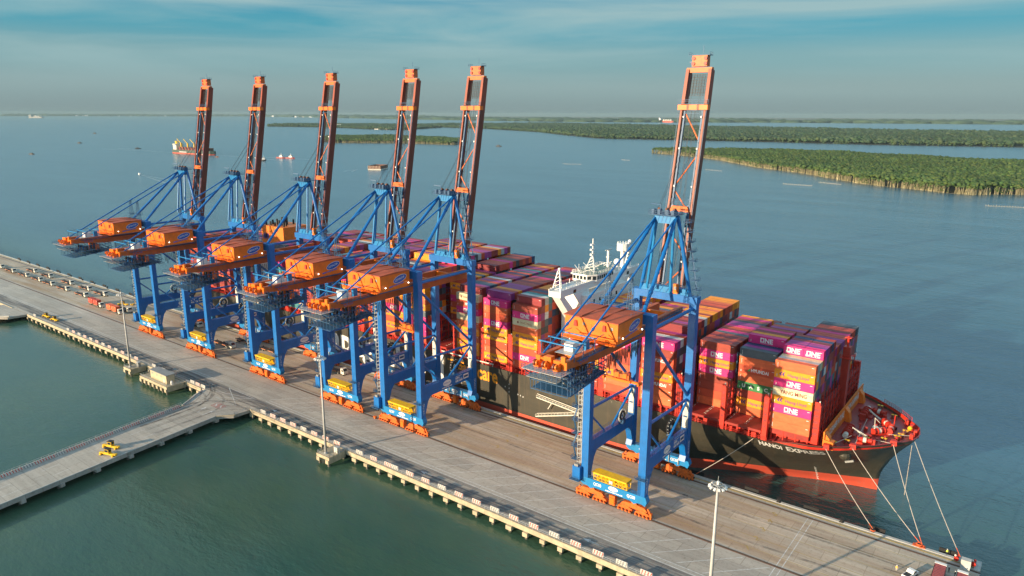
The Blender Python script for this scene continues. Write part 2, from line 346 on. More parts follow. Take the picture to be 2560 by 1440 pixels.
q=MB(); q.box(QX0,QX1,QY0+0.6,QY1,-1.3,0,'concrete'); tag(q.build('quay_deck'),kind='structure')
q=MB()
for x in range(-895,-4,8):
    for y in (-22,-12,-2,8,18,28): q.tube((x,y,-8),(x,y,-1.3),0.55,'piles',7)
for x in range(-895,-4,8): q.box(x-0.7,x+0.7,-24.8,33.5,-2.2,-1.3,'piles')
tag(q.build('quay_substructure'),kind='structure')
q=MB(); q.add([(QX0,1.2,0.006),(QX1,1.2,0.006),(QX1,29.3,0.006),(QX0,29.3,0.006)],[(0,1,2,3)],'concrete_lane'); tag(q.build('quay_lane_surface'),kind='structure')
q=MB()
for y in (0.0,30.4):
    q.box(QX0,QX1,y-0.45,y+0.45,0.0,0.012,'rust'); q.box(QX0,QX1,y-0.14,y+0.14,0.012,0.10,'rail_steel')
tag(q.build('quay_crane_rails'),kind='structure')
q=MB(); q.box(QX0,QX1,QY1-1.1,QY1+0.05,0.0,0.16,'kerb'); q.box(QX0,QX1,QY1,QY1+0.35,-2.4,-0.02,'kerb')
q.box(QX0,QX1,32.1,32.7,0.0,0.03,'line_yellow')
tag(q.build('quay_kerb'),kind='structure')
# landward edge beam with pile caps, in the two stretches either side of the trestle
def edge(x0,x1,name):
    q=MB(); q.box(x0,x1,QY0,QY0+0.62,-1.35,0.22,'concrete_edge')
    x=x0+1.5; er=random.Random(int(-x0))
    while x<x1-1:
        w=er.uniform(.8,1.1); q.box(x-w,x+w,QY0-er.uniform(.55,.8),QY0+0.3,-2.5-er.uniform(-.15,.15),-1.30,'concrete_edge'); q.tube((x,QY0+0.2,-8),(x,QY0+0.2,-2.5),0.5,'piles',8); x+=6.4+er.uniform(-.35,.35)
    tag(q.build(name),kind='structure')
edge(-486,-290.5,'quay_edge'); edge(-252.6,-3.2,'quay_edge')
edge(-880,-510,'quay_edge')
def railing(pts,label,z=0.25,sp=2.6):
    m=MB().mat('galv').rail([(x,y,z) for x,y in pts],1.0,sp,0.10); o=m.build('railing'); tag(o,label,'railing'); return o
railing([(-485,-26.2),(-346.5,-26.2)],'long galvanised railing on the quay edge left of the distant light mast')
railing([(-338.5,-26.2),(-328,-26.2)],'short galvanised railing between the distant light mast and the substation platform')
railing([(-303,-26.2),(-290.6,-26.2)],'short galvanised railing between substation platform and trestle corner')
railing([(-252.4,-26.2),(-199.5,-26.2)],'galvanised railing on the quay edge between trestle and middle light mast')
railing([(-192.5,-26.2),(-57,-26.2)],'long galvanised railing along the quay edge right of the middle light mast')
# main trestle road
q=MB()
P=[(-288.2,-26.0),(-286.6,-31.5),(-278.4,-41.4),(-243.5,-268),(-230.5,-265.5),(-257.6,-38.6),(-253,-33.5),(-252.6,-26.0)]
q.prism(P,'z',-1.25,-0.004,'concrete_road'); q.bar((-257.6,-38.6,-0.6),(-230.5,-265.5,-0.6),0.5,1.7,'concrete_road')
for k in range(20):
    t=k/19; a=Vector((-278.4,-41.4,0)).lerp(Vector((-243.5,-268,0)),t); b_=Vector((-257.6,-38.6,0)).lerp(Vector((-230.5,-265.5,0)),t)
    d=(b_-a).normalized(); q.bar(a+Vector((0,0,-1.8)),b_+d*0.9+Vector((0,0,-1.8)),1.5,1.1,'concrete_road')
    for s in (0.12,0.37,0.63,0.9):
        c=a.lerp(b_,s); q.tube((c.x,c.y,-8),(c.x,c.y,-2.3),0.5,'piles',8)
tag(q.build('trestle_road'),kind='structure')
q=MB(); q.bar((-257.4,-38.8,0.12),(-230.3,-265.5,0.12),0.35,0.3,'kerb'); q.bar((-257.4,-38.8,0.12),(-252.6,-33.2,0.12),0.35,0.3,'concrete_edge'); q.bar((-288.0,-27,0.2),(-278.6,-41.2,0.2),0.35,0.4,'kerb')
tag(q.build('trestle_kerb'),kind='structure')
q=MB(); q.mat('galv').rail([(-257.4,-38.8,0.27),(-252.8,-33.3,0.27),(-252.6,-27,0.27)],1.0,2.2,0.1); tag(q.build('railing'),'pale railing round the right corner where the trestle meets the quay','railing')
# second, distant trestle at the left frame edge
q=MB(); q.prism([(-486.5,-26.0),(-488,-36),(-497,-42),(-478,-300),(-502,-300),(-520,-42),(-524,-26.0)][::-1],'z',-1.25,-0.006,'concrete_road'); tag(q.build('far_trestle_road'),kind='structure')
q=MB(); q.bar((-488,-35,0.4),(-497,-42,0.4),0.4,0.9,'kerb'); q.bar((-497,-42,0.4),(-479,-295,0.4),0.4,0.9,'kerb'); tag(q.build('far_trestle_parapet'),kind='structure')
# ------------------------------------------------------------------ painted markings (sheets 4 mm and more above the deck)
q=MB()
def line(a,b,w=0.22,z=0.012,m='line_white'):
    a=Vector((a[0],a[1],z));b=Vector((b[0],b[1],z));n=Vector((-(b-a).y,(b-a).x,0)).normalized()*(w/2); q.add([a+n,a-n,b-n,b+n],[(0,1,2,3)],m)
for k in range(-17,36):
    x=-300+k*7.45
    if -292<x<-262 and False: continue
    if x<-262 and x>-310: continue
    line((x,-14.9),(x+13.4,-1.4),0.22)
line((-880,-15.7),(-290,-15.7),0.26); line((-255,-15.7),(-6,-15.7),0.26); line((-255,-17.2),(-6,-17.2),0.26); line((-880,-17.2),(-300,-17.2),0.2)
line((-281.6,-18),(-260.9,-27.4)); line((-283,-23.8),(-260.4,-18.4)); line((-276.4,-27.6),(-262.8,-19.2)); line((-281.6,-18),(-262.8,-18.2)); line((-276.4,-27.6),(-260.9,-27.4))
line((-47.1,-24),(-47.1,31.2)); line((-45.6,-24),(-45.6,31.2))
line((-29,-8),(-5,-7.2)); line((-29,-6.8),(-5,-6),)
def arrow(x,y,ang,L=5.5,s=1.0):
    d=Vector((math.cos(ang),math.sin(ang),0));n=Vector((-d.y,d.x,0));o=Vector((x,y,0.013))
    q.add([o+n*0.13*s,o-n*0.13*s,o-n*0.13*s+d*L*0.6,o+n*0.13*s+d*L*0.6],[(0,1,2,3)],'line_white'); q.add([o+d*L*0.55+n*0.75*s,o+d*L*0.55-n*0.75*s,o+d*L],[(0,1,2)],'line_white')
arrow(-155,-20.6,math.pi); arrow(-239.8,-20.6,math.pi); arrow(-90,-20.6,math.pi); arrow(-320,-20.6,math.pi)
arrow(-267.4,-41,1.95,6,1.2); arrow(-263.2,-41,1.60,6,1.2)
for k in range(7):
    for s in (0.35,0.66):
        a=Vector((-278.4,-41.4)).lerp(Vector((-257.6,-38.6)),s)+Vector((0.152,-0.988))*(22+k*16); line(a,a+Vector((0.152,-0.988))*6,0.2)
for x0,x1 in ((-269.6,-266.8),(-266.2,-263.4)):
    for a,b_ in (((x0,-33.6),(x1,-33.5)),((x1,-33.5),(x1-.4,-30.2)),((x1-.4,-30.2),(x0-.4,-30.3)),((x0-.4,-30.3),(x0,-33.6))): line(a,b_,0.35,0.013,'line_red')
    line((x0+.4,-32.9),(x1-.5,-31),0.7,0.013,'line_red'); line((x0+.3,-31.2),(x1-.4,-32.8),0.5,0.017,'line_white')
for y in (4.5,10.3,16,21.8,26.6): line((-880,y),(-6,y),0.16,0.013,'line_yellow')
for i,y in enumerate((3.0,8.8,14.6,20.2,25.0)):
    for x in (-54.5,-150,-245): put_text(q,str(i+1),(x-1.2,y,0.016),(0.8,0.6,0),(-0.6,0.8,0),2.2,'line_yellow')
tag(q.build('quay_markings',fix=False),kind='structure')
# tyre wear: thin, patchy films of rubber on the deck
def film(name,col,lo,hi,mx,stretch):
    m=bpy.data.materials.new(name); m.use_nodes=True; t=m.node_tree; b=t.nodes['Principled BSDF']; b.inputs['Base Color'].default_value=(*col,1); b.inputs['Roughness'].default_value=.8
    g=N(t,'ShaderNodeNewGeometry'); mp=N(t,'ShaderNodeMapping'); mp.inputs['Scale'].default_value=stretch; t.links.new(g.outputs['Position'],mp.inputs['Vector'])
    n=N(t,'ShaderNodeTexNoise'); n.inputs['Scale'].default_value=.5; n.inputs['Detail'].default_value=6; n.inputs['Roughness'].default_value=.7; t.links.new(mp.outputs['Vector'],n.inputs['Vector'])
    r=N(t,'ShaderNodeMapRange'); r.inputs['From Min'].default_value=lo; r.inputs['From Max'].default_value=hi; r.inputs['To Max'].default_value=mx; t.links.new(n.outputs['Fac'],r.inputs['Value']); t.links.new(r.outputs[0],b.inputs['Alpha']); M[name]=m
film('tyre_band',(.13,.13,.14),.36,.66,.75,(.05,1.2,1)); film('tyre_arc',(.12,.11,.105),.34,.70,.5,(.4,.4,1))
q=MB(); q.add([(-880,-23.8,.008),(-6,-23.8,.008),(-6,-17.6,.008),(-880,-17.6,.008)],[(0,1,2,3)],'tyre_band'); tag(q.build('quay_tyre_lane'),kind='structure')
q=MB(); ar=random.Random(8); zz=.017
def skid(P,w):
    global zz
    zz+=.0015
    for p,c in zip(P[:-1],P[1:]):
        p=Vector((*p,zz));c=Vector((*c,zz)); n=Vector((-(c-p).y,(c-p).x,0)).normalized()*w/2; q.add([p+n,p-n,c-n,c+n],[(0,1,2,3)],'tyre_arc')
for k in range(12):
    sx=-272+ar.uniform(-6,12); s_=-1 if k%2 else 1; R_=ar.uniform(13,24); P=[(sx,-62),(sx-.8,-44)]
    for i in range(9): a=i/8*math.pi/2; P.append((sx-1+s_*R_*(1-math.cos(a)),-42+R_*math.sin(a)*.95))
    P.append((P[-1][0]+s_*40,P[-1][1]+ar.uniform(-1,1))); skid(P,ar.uniform(.5,1.0))
for k in range(26):
    x=ar.uniform(-420,-20); y=ar.uniform(2,28); L=ar.uniform(15,70); skid([(x,y),(x+L*.5,y+ar.uniform(-.6,.6)),(x+L,y+ar.uniform(-1.5,1.5))],ar.uniform(.4,1.3))
tag(q.build('quay_skid_marks'),kind='structure')
# ------------------------------------------------------------------ barriers
def slanted_barrier(col,L=3.4,h=1.3):
    b=MB(); p=[(-0.32,0),(0.32,0),(0.12,h),(-0.12,h)]
    b.prism(p,'x',-L/2,L/2,'barrier_white')
    n=4
    for k in range(n):
        x=-L/2+L*(k+0.25)/n
        for sy in (-1,1):
            y0,y1=sy*0.325,sy*0.125
            b.add([(x,y0,0.02),(x+L*0.42/n,y0,0.02),(x+L*0.75/n,y1,h-0.02),(x+L*0.33/n,y1,h-0.02)],[(0,1,2,3)],col)
    return b
bred=slanted_barrier('barrier_red').build('concrete_barrier'); bgry=slanted_barrier('grey').build('concrete_barrier')
first={'r':bred,'g':bgry}; used={'r':0,'g':0}
def barrier(kind,x,y,rz,label,group):
    o=first[kind] if not used[kind] else first[kind].copy()
    if used[kind]: COL.objects.link(o)
    used[kind]=1; o.location=(x,y,0.004); o.rotation_euler=(0,0,rz); tag(o,label,'barrier',group); return o
gr='concrete barriers along the landward quay edge'
for i in range(8): barrier('r' if i%4 else 'g',-245.2+i*6.6,-24.9,0,f"{'red' if i%4 else 'grey'} striped barrier, {ORD[i+1]} one from the trestle towards the middle light mast",gr)
for i in range(18): barrier('r' if i%3 else 'g',-186.5+i*7.35 if i<3 else -186.5+(i-0.55)*7.35,-24.9,0,f"{'red' if i%3 else 'grey'} striped barrier, {ORD[i+1]} one right of the middle light mast's platform",gr)
for i in range(3): barrier('g' if i!=1 else 'r',-299.5+i*4.4,-24.9,0,f"pale barrier, {ORD[i+1]} one between the substation and the left trestle corner",gr)
for i in range(3): barrier('g',-334.5+i*9.0,-24.9,0,f"pale barrier, {ORD[i+1]} one right of the distant light mast by the substation",gr)
for i in range(12): barrier('g' if i%2 else 'r',-352-i*7.2,-24.9,0,f"pale distant barrier, {ORD[i+1]} one left of the distant light mast",gr)
barrier('g',-478,-24.9,0,'pale barrier at the far end of the quay edge, beside the far trestle',gr)
gr2='concrete barriers lining the trestle road'
A=Vector((-278.2,-42.4));D=Vector((0.1521,-0.9884)); n=44
tb=slanted_barrier('barrier_red',3.5,1.15); 
first['R']=tb.build('concrete_barrier'); first['G']=slanted_barrier('grey',3.5,1.15).build('concrete_barrier'); used['R']=used['G']=0
WORDS={}
def nth(i):
    return ORD[i] if i<len(ORD) else ['thirtieth','thirty-first','thirty-second','thirty-third','thirty-fourth','thirty-fifth','thirty-sixth','thirty-seventh','thirty-eighth','thirty-ninth','fortieth'][i-30] if i>=30 else 'twenty-ninth'
for i in range(20):
    p=A+D*(2+i*3.6); r=(i//1)%3!=1
    barrier('R' if r else 'G',p.x+0.35,p.y,math.atan2(D.y,D.x),f"{'red and white' if r else 'grey and white'} barrier, {nth(i+1)} from the quay on the trestle's left edge",gr2)
o=MB().mat('galv').rail([(-278.6,-41.6,0.0),(-278.6+D.x*97,-41.6+D.y*97,0.0)],1.5,2.4,0.09).build('railing'); tag(o,'pale railing behind the striped barriers on the trestle','railing')
# ------------------------------------------------------------------ ship-to-shore gantry cranes
LX=9.9; YW=29.6      # leg half spacing along the quay, waterside leg line
paint('boom_tip_lit_edge',(0.30,0.042,0.012),0.5,0.25,0.3,streak=.4,stain=(.12,.03,.02))
def dashes(mb,o,du,dv,ws,h,mat):
    o=Vector(o);du=Vector(du);dv=Vector(dv)*h;x=0
    for w in ws: mb.add([o+du*x,o+du*(x+w),o+du*(x+w)+dv,o+du*x+dv],[(0,1,2,3)],mat); x+=w+.22
def make_crane():
    root=empty('gantry_crane')
    # legs
    for sx in (-1,1):
        for side in ('land','water'):
            b=MB().mat('blue'); y=0.0 if side=='land' else YW; s=1 if side=='land' else -1; x0,x1=sx*LX-1.2,sx*LX+1.2
            b.prism([(y-1.15,7.2),(y-1.15,60.7),(y+1.15,60.7),(y+1.15,7.2)][::-1],'x',x0,x1)
            b.prism([(y+s*1.15,14.8),(y+s*4.2,14.8),(y+s*2.7,12.9),(y+s*1.8,10.2),(y+s*1.15,8.0)],'x',x0+0.15,x1-0.15)
            if side=='water': b.prism([(y+0.8,7.2),(y+0.8,14.5),(y-2.2,7.2)],'x',x0+0.1,x1-0.1)
            for z in (16,28.5,44,57): b.box(x0-.04,x1+.04,y-1.19,y+1.19,z,z+.12)
            if side=='water' : b.box(sx*LX-.9,sx*LX+.9,y-1.42,y-1.15,18.9,28.2,'offwhite'); b.box(sx*LX-.7,sx*LX+.7,y-1.45,y-1.42,22.6,23.2,'steelblue'); b.box(sx*LX-.7,sx*LX+.7,y-1.45,y-1.42,26.2,26.5,'steelblue')
            lg=b.build('leg',root)
            if sx>0 and side=='land':
                m=MB().mat('steelblue'); 
                for x in (8.9,9.5): m.bar((x,-1.45,7.4),(x,-1.45,14),0.08)
                for k in range(14): m.bar((8.9,-1.45,7.6+k*.46),(9.5,-1.45,7.6+k*.46),0.07)
                m.box(8.3,11.6,-2.6,-1.2,13.0,13.12); m.rail([(8.3,-2.6,13.1),(11.6,-2.6,13.1),(11.6,1.6,13.1)],1.0,1.2,0.08); m.build('ladder',lg)
    # sill beams and bogies
    for side,y in (('land',0.0),('water',30.3)):
        b=MB().mat('lightblue')
        b.prism([(-11.6,7.2),(-11.6,5.4),(-10.4,4.6),(-8.8,4.6),(-7.6,3.9),(-6.4,4.6),(6.4,4.6),(7.6,3.9),(8.8,4.6),(10.4,4.6),(11.3,4.2),(11.9,5.6),(11.3,7.2)],'y',y-1.05,y+1.05)
        b.rail([(-8.4,y-1.0,7.2),(8.4,y-1.0,7.2)],1.0,1.6,0.07,'steelblue')
        if side=='water':
            for x in (-6,-2.5,1,4.5,8): b.box(x,x+.25,y-1.5,y-1.05,4.8,7.3,'galv')
        b.build('sill_beam',root)
        for sx in (-1,1):
            g=MB().mat('bogie_orange'); c=7.4*sx
            g.prism([(c-4.6,2.2),(c-3.6,3.3),(c-1.0,3.5),(c-0.7,4.2),(c+0.7,4.2),(c+1.0,3.5),(c+3.6,3.3),(c+4.6,2.2),(c+2,2.0),(c-2,2.0)],'y',y-0.55,y+0.55)
            for k in (-1,1):
                e=c+k*2.95
                g.prism([(e-2.5,0.75),(e-2.3,1.5),(e-0.5,2.3),(e+0.5,2.3),(e+2.3,1.5),(e+2.5,0.75)],'y',y-0.62,y+0.62)
                for j in (-1.9,-0.65,0.65,1.9):
                    g.tube((e+j,y-.78,.46),(e+j,y+.78,.46),.44,'rust',10); g.box(e+j-.2,e+j+.2,y-1.05,y-.6,.6,1.05,'darkred'); g.tube((e+j,y-1.5,.95),(e+j,y-1.05,.95),.3,'bogie_orange',8); g.tube((e+j,y-.82,.46),(e+j,y-.79,.46),.2,'bogie_orange',8)
            ex=c+sx*5.3
            g.box(min(ex,ex+sx*.6),max(ex,ex+sx*.6),y-.5,y+.5,.3,2.1); g.bar((ex,y,1.9),(ex-sx*.8,y,3.2),.5); g.tube((ex+sx*.5,y,1.2),(ex+sx*.95,y,1.2),.35,'black',8)
            if sx>0: g.box(-1.0,1.0,y-.8,y+.8,.7,3.9); g.box(-.8,.8,y-1.0,y-.8,1.2,3.1,'orange')
            g.build('bogie',root)
    # side frames
    for sx in (-1,1):
        x=sx*LX
        b=MB().mat('blue'); b.prism([(1.15,14.8),(1.15,19.0),(YW-1.15,18.4),(YW-1.15,14.9)],'x',x-.95,x+.95)
        b.rail([(x+.9,2,19.0),(x+.9,YW-2,18.45)],1.05,1.5,0.07,'steelblue'); b.rail([(x-.9,2,19.0),(x-.9,YW-2,18.45)],1.05,3,0.07,'steelblue'); b.build('portal_beam',root)
        for p,q,w_ in (((x,.9,59.1),(x,YW-.9,59.1),1.0),((x,.9,29.6),(x,YW-.9,28.7),.85),((x,1.0,56.0),(x,YW-1.0,30.2),.95),((x,1.0,27.9),(x,10.3,19.0),.6),((x,YW-1.0,28),(x,15.5,18.9),.75)):
            MB().mat('blue').tube(p,q,w_*.55,None,8).build('brace',root,smooth=False)
    MB().mat('blue').box(-LX-1.2,LX+1.2,-1.3,1.3,60.72,63.6).build('cross_beam',root)
    b=MB().mat('lightblue'); b.box(-LX-1.5,LX+1.5,YW-1.6,YW+1.3,60.72,63.0,'blue'); b.prism([(-8.3,63.02),(-7.3,65.0),(7.3,65.0),(8.3,63.02)],'y',YW-1.3,YW+1.0)
    for k in range(6): b.bar((-6+k*2.2,YW-1.36,63.2),(-4.9+k*2.2,YW-1.36,64.9),.22,.1,'blue')
    b.rail([(-8,YW-1.5,65.02),(8,YW-1.5,65.02)],1.1,1.4,.08,'steelblue'); b.rail([(8.4,YW-1.4,63.05),(11.2,YW-1.4,63.05),(11.2,YW+1.2,63.05)],1.1,1.3,.08,'steelblue')
    b.box(3.6,5.1,YW-2.6,YW-1.5,63.5,66.6,'orange'); b.box(3.9,4.8,YW-2.65,YW-2.6,64.8,65.8,'grey'); b.build('cross_beam',root)
    # girders
    for sx in (-1,1):
        b=MB().mat('girder_orange'); x0,x1=sorted((sx*3.4,sx*4.7))
        b.prism([(-35.5,58.1),(-35.5,56.2),(-33.5,56.0),(-20,54.6),(32.8,54.6),(32.8,58.1)],'x',x0,x1)
        b.box(x0-.05,x1+.05,-35.6,-34.9,55.9,58.3,'orange')
        xo=sx*5.6; b.box(min(sx*4.7,xo),max(sx*4.7,xo),-31,31,57.2,57.3,'steelblue'); b.rail([(xo,-31,57.3),(xo,31,57.3)],1.1,1.6,.08,'steelblue')
        b.build('girder',root)
    for y in (-35,-27,-1,12,24): MB().mat('orange').box(-3.4,3.4,y-.5,y+.5,56.0,57.9).build('girder_tie',root)
    # machinery house
    h=MB().mat('orange'); h.prism([(-16.5,58.5),(-16.5,64.3),(-2.5,64.3),(-2.5,58.5)][::-1],'x',-8.4,8.4)
    h.box(-8.6,8.6,-16.8,-2.3,58.2,58.5,'steelblue')
    for x in (-4.8,4.3): h.prism([(x-.55,61.6),(x-.35,63.2),(x+.35,63.2),(x+.55,61.6)],'y',-16.9,-16.5,'darkred')
    for x in (-2.2,6.6): h.box(x-.35,x+.35,-16.58,-16.5,62.2,63.0,'grey')
    h.box(-.4,.3,-16.58,-16.5,60.9,62.9,'orange'); h.box(4.4,4.9,-16.6,-16.5,59.7,60.2,'darkred'); h.rail([(-8.4,-18.2,58.5),(8.4,-18.2,58.5)],1.1,1.6,.08,'orange'); h.box(-8.4,8.4,-18.3,-16.5,58.3,58.48,'orange')
    ho=h.build('machinery_house',root)
    r=MB().mat('roof_orange'); r.prism([(-16.9,64.2),(-16.9,64.45),(-9.5,64.8),(-2.1,64.45),(-2.1,64.2)],'x',-8.7,8.7)
    r.mat('steelblue').rail([(8.4,-2.4,64.5),(-8.4,-2.4,64.5)],1.1,1.5,.07); r.rail([(8.4,-2.4,64.5),(8.4,-9.5,64.85)],1.1,1.5,.05)
    for x in (-2.9,2.9): r.box(x-.04,x+.04,-16.8,-2.2,64.45,64.87,'roof_orange')
    r.build('roof',ho)
    lg=MB(); ellipse(lg,(8.43,-7.2,62.0),(0,1,0.22),(0,-.2,1),3.15,1.3,'white',28); ellipse(lg,(8.45,-7.2,62.0),(0,1,0.22),(0,-.2,1),3.0,1.16,'logo_blue',28)
    put_text(lg,'GEMALINK',(8.47,-7.2,61.7),(0,.975,.215),(0,-.2,1),.75,'white',width=4.7,center=True)
    dashes(lg,(8.44,-12.4,59.4),(0,1,.12),(0,0,1),(1.9,.5,1.2,.9,1.6),.5,'letter_blue')
    lg.build('logo_panel',ho,fix=False)
    for y in (-14.6,-3.6):
        l=MB(); l.box(8.4,8.9,y-.15,y+.15,59.9,60.1,'grey'); l.ball((8.95,y,60.0),.22,'lamp_lit'); l.build('floodlight',ho)
    # back reach platform: sheaves, frames
    b=MB().mat('steelblue'); b.box(-6.4,5.8,-39.6,-34.6,55.4,55.55,'galv'); b.rail([(-6.4,-34.6,55.55),(-6.4,-39.6,55.55),(5.8,-39.6,55.55),(5.8,-34.6,55.55)],1.1,1.2,.09)
    b.box(-6.0,3.5,-38.2,-34.8,52.9,53.0,'galv'); b.rail([(-6.0,-38.2,53),(3.5,-38.2,53)],1.1,1.2,.08)
    for x in (-5.8,5.2): b.bar((x,-39.4,55.4),(x,-35.2,52.2),.25)
    b.build('back_platform',root)
    for x in (-3.9,-1.2,2.0):
        s=MB().mat('orange'); s.tube((x,-37.4,57.0),(x+.5,-37.4,57.0),.85,'boom_orange',14); s.tube((x+.75,-37.4,57.0),(x+1.1,-37.4,57.0),.7,'orange',14); s.box(x-.2,x+1.2,-37.4,-35.6,55.55,57.0); s.build('sheave_block',root)
    MB().mat('orange').box(-1.8,.4,-36.2,-34.4,56.5,58.7).build('winch_housing',root); MB().mat('orange').box(3.5,4.7,-36.3,-35.6,58.12,59.6).build('motor_box',root)
    b=MB().mat('steelblue')
    for y in (-32.5,-28.2,-22.5):
        for x in (-5.2,5.0): b.bar((x,y,57.4),(x,y,61.2),.16)
        b.bar((-6.0,y,61.2),(5.6,y,61.2),.26,.26,'lightblue')
    for x in (-5.2,5.0): b.bar((x,-32.5,61.2),(x,-18,61.2),.16)
    b.box(-2.6,2.8,-30,-19.5,57.9,58.0,'galv'); b.box(-1.4,1.3,-27.5,-24.5,58,60.2,'white'); b.box(2.2,3.2,-24,-22.2,58,60.6,'lightblue'); b.build('service_frame',root)
    # maintenance cage below the back reach
    b=MB().mat('steelblue'); X0,X1=-5.6,5.9
    for z in (49.2,51.8,54.2):
        for x in (X0,X1): b.bar((x,-37.0+ (1.5 if z<50 else 0),z),(x,-17.5,z+ (1.6 if z<50 else 0)),.2)
        for y in (-36.5,-30,-24,-17.6): b.bar((X0,y,z+(.7 if z<50 and y>-20 else 0)),(X1,y,z+(.7 if z<50 and y>-20 else 0)),.18)
    b.add([(X0,-36,49.3),(X1,-36,49.3),(X1,-17.6,50.9),(X0,-17.6,50.9)],[(0,1,2,3)],'steelblue')
    b.add([(X0+.5,-34,51.75),(X1-3,-34,51.75),(X1-3,-20,51.75),(X0+.5,-20,51.75)],[(0,1,2,3)],'steelblue')
    n=14
    for k in range(n+1):
        y=-36.6+19.0*k/n
        for x in (X0,X1): b.bar((x,y,49.3+1.6*k/n),(x,y,55.6),.12)
        if k<n:
            y2=y+19.0/n
            for x in (X0,X1): b.bar((x,y,52.0 if k%2 else 54.4),(x,y2,54.4 if k%2 else 52.0),.10)
    for x in np.linspace(X0,X1,8): b.bar((x,-36.6,49.3),(x,-36.6,55.0),.11)
    for k in range(16): b.box(-4.6+k*.62,-3.9+k*.62,-34.5+(k*5)%15,-32.9+(k*5)%15,51.8,53.0+(k%3)*.7,('grey','cable','orange','steelblue','blue','cable')[k%6])
    for k in range(9): b.bar((X0,-35.5+k*2.2,54.2),(X1,-34.4+k*2.2,52.0),.14,.14,'cable'); b.bar((X0+.2,-35+k*2.2,52.0),(X1-.2,-34+k*2.2,50.0),.12,.12,'cable')
    b.build('maintenance_cage',root)
    # festoon cables
    b=MB().mat('cable')
    for k in range(22):
        y=-15.5+k*.85; z=54.4; d=3.6+1.3*math.sin(k*1.7)
        P=[(5.0,y,z),(5.02,y+.1,z-d*.8),(5.05,y+.3,z-d),(5.02,y+.5,z-d*.8),(5.0,y+.6,z)]
        for p,q in zip(P[:-1],P[1:]): b.bar(p,q,.13)
    b.build('festoon_cable',root)
    # A-frame
    AP=(3.3,27.0,87.6)
    for sx in (-1,1):
        a=(sx*AP[0],AP[1],AP[2])
        l=MB().mat('blue').tube((sx*7.0,.6,63.4),a,.58,None,10); 
        for t in (.2,.4,.6,.8):
            p=Vector((sx*7.0,.6,63.4)).lerp(Vector(a),t); q=Vector((sx*7.0,.6,63.4)).lerp(Vector(a),t+.015); l.tube(p,q,.72,None,10)
        l.build('frame_leg',root,smooth=False)
        MB().mat('blue').tube((sx*8.6,28.9,63.0),(sx*3.6,27.6,88),.6,None,10).build('frame_leg',root)
        MB().mat('lightblue').tube((sx*4.0,24.0,64.8),(sx*2.9,26.6,87.5),.45,None,8).build('frame_leg',root)
        l=MB().mat('blue').tube((sx*4.2,-33.2,58.0),a,.28,None,8)
        for t in (.18,.36,.54,.72,.9):
            p=Vector((sx*4.2,-33.2,58.0)).lerp(Vector(a),t); q=Vector((sx*4.2,-33.2,58.0)).lerp(Vector(a),t+.012); l.tube(p,q,.42,None,8)
        l.build('backstay',root)
        l=MB().mat('steelblue'); y=-1.2; t=(y+33.2)/(AP[1]+33.2); zt=58+(AP[2]-58)*t; xs=sx*(4.2+(AP[0]-4.2)*t)
        for dx in (-.9,.9):
            for dy in (-.8,.8): l.bar((xs+dx,y+dy,63.6),(xs+dx*.35,y+dy*.3,zt),.15)
        for k in range(7):
            z=64.2+k*(zt-65)/7; l.bar((xs-.8,y-.6,z),(xs+.8,y-.6,z+1.0),.1); l.bar((xs-.8,y+.6,z),(xs+.8,y+.6,z),.1)
        l.box(xs-1.6,xs+1.6,y-1.5,y+1.5,66.5,66.6); l.rail([(xs-1.6,y-1.5,66.6),(xs+1.6,y-1.5,66.6),(xs+1.6,y+1.5,66.6)],1.1,1.0,.07); l.build('stay_support',root)
    b=MB().mat('lightblue'); b.prism([(-3.9,88.4),(-2.3,85.6),(2.3,85.6),(3.9,88.4)],'y',26.0,28.0); b.box(-4.5,4.5,23.6,30.2,88.42,88.58,'steelblue')
    for k in range(4): b.bar((-2.4+k*1.3,25.95,86),( -1.8+k*1.3,25.95,88.1),.18,.1,'blue')
    b.rail([(-4.5,30.2,88.6),(-4.5,23.6,88.6),(4.5,23.6,88.6),(4.5,30.2,88.6)],1.1,1.1,.08,'steelblue'); b.build('apex_beam',root)
    for x in (-2.6,0,2.6): b=MB(); b.tube((x-.3,27.3,89.6),(x+.3,27.3,89.6),.8,'rust',12); b.box(x-.5,x+.5,26.0,28.4,88.6,89.7,'steelblue'); b.build('apex_sheave',root)
    for x in (-3.4,-1.4,1.3,3.2): MB().box(x-.45,x+.45,24.4,25.4,88.6,90.0,'steelblue').build('control_box',root)
    b=MB(); b.bar((-1.2,25,88.6),(-1.2,25,91.6),.22,.22,'steelblue'); b.bar((-1.2,25,91.5),(-4.2,24.4,91.7),.2,.3,'steelblue'); b.build('jib_crane',root)
    # stair up the waterside frame
    b=MB().mat('steelblue')
    for k in range(8):
        z=65+k*3.0; t=(z-63)/25; x=8.6-5*t+1.2; y=29.5
        b.box(x-.2,x+2.0,y-.6,y+1.6,z,z+.1); b.rail([(x-.2,y-.6,z+.1),(x+2.0,y-.6,z+.1),(x+2.0,y+1.6,z+.1)],1.0,.9,.07)
        b.bar((x+.4,y+1.4,z),(x-.2,y+1.4,z+3.0),.5,.1)
    b.build('frame_stair',root)
    # landside lift and stair mast
    b=MB().mat('galv')
    for x,y in ((-12.9,-.8),(-11.4,-.8),(-12.9,.8),(-11.4,.8)): b.bar((x,y,9),(x,y,60.5),.2)
    for k in range(34): b.bar((-12.9,-.8,9.5+k*1.5),(-11.4,-.8,10.6+k*1.5),.1); b.bar((-12.9,-.85,10+k*1.5),(-11.4,-.85,10+k*1.5),.14)
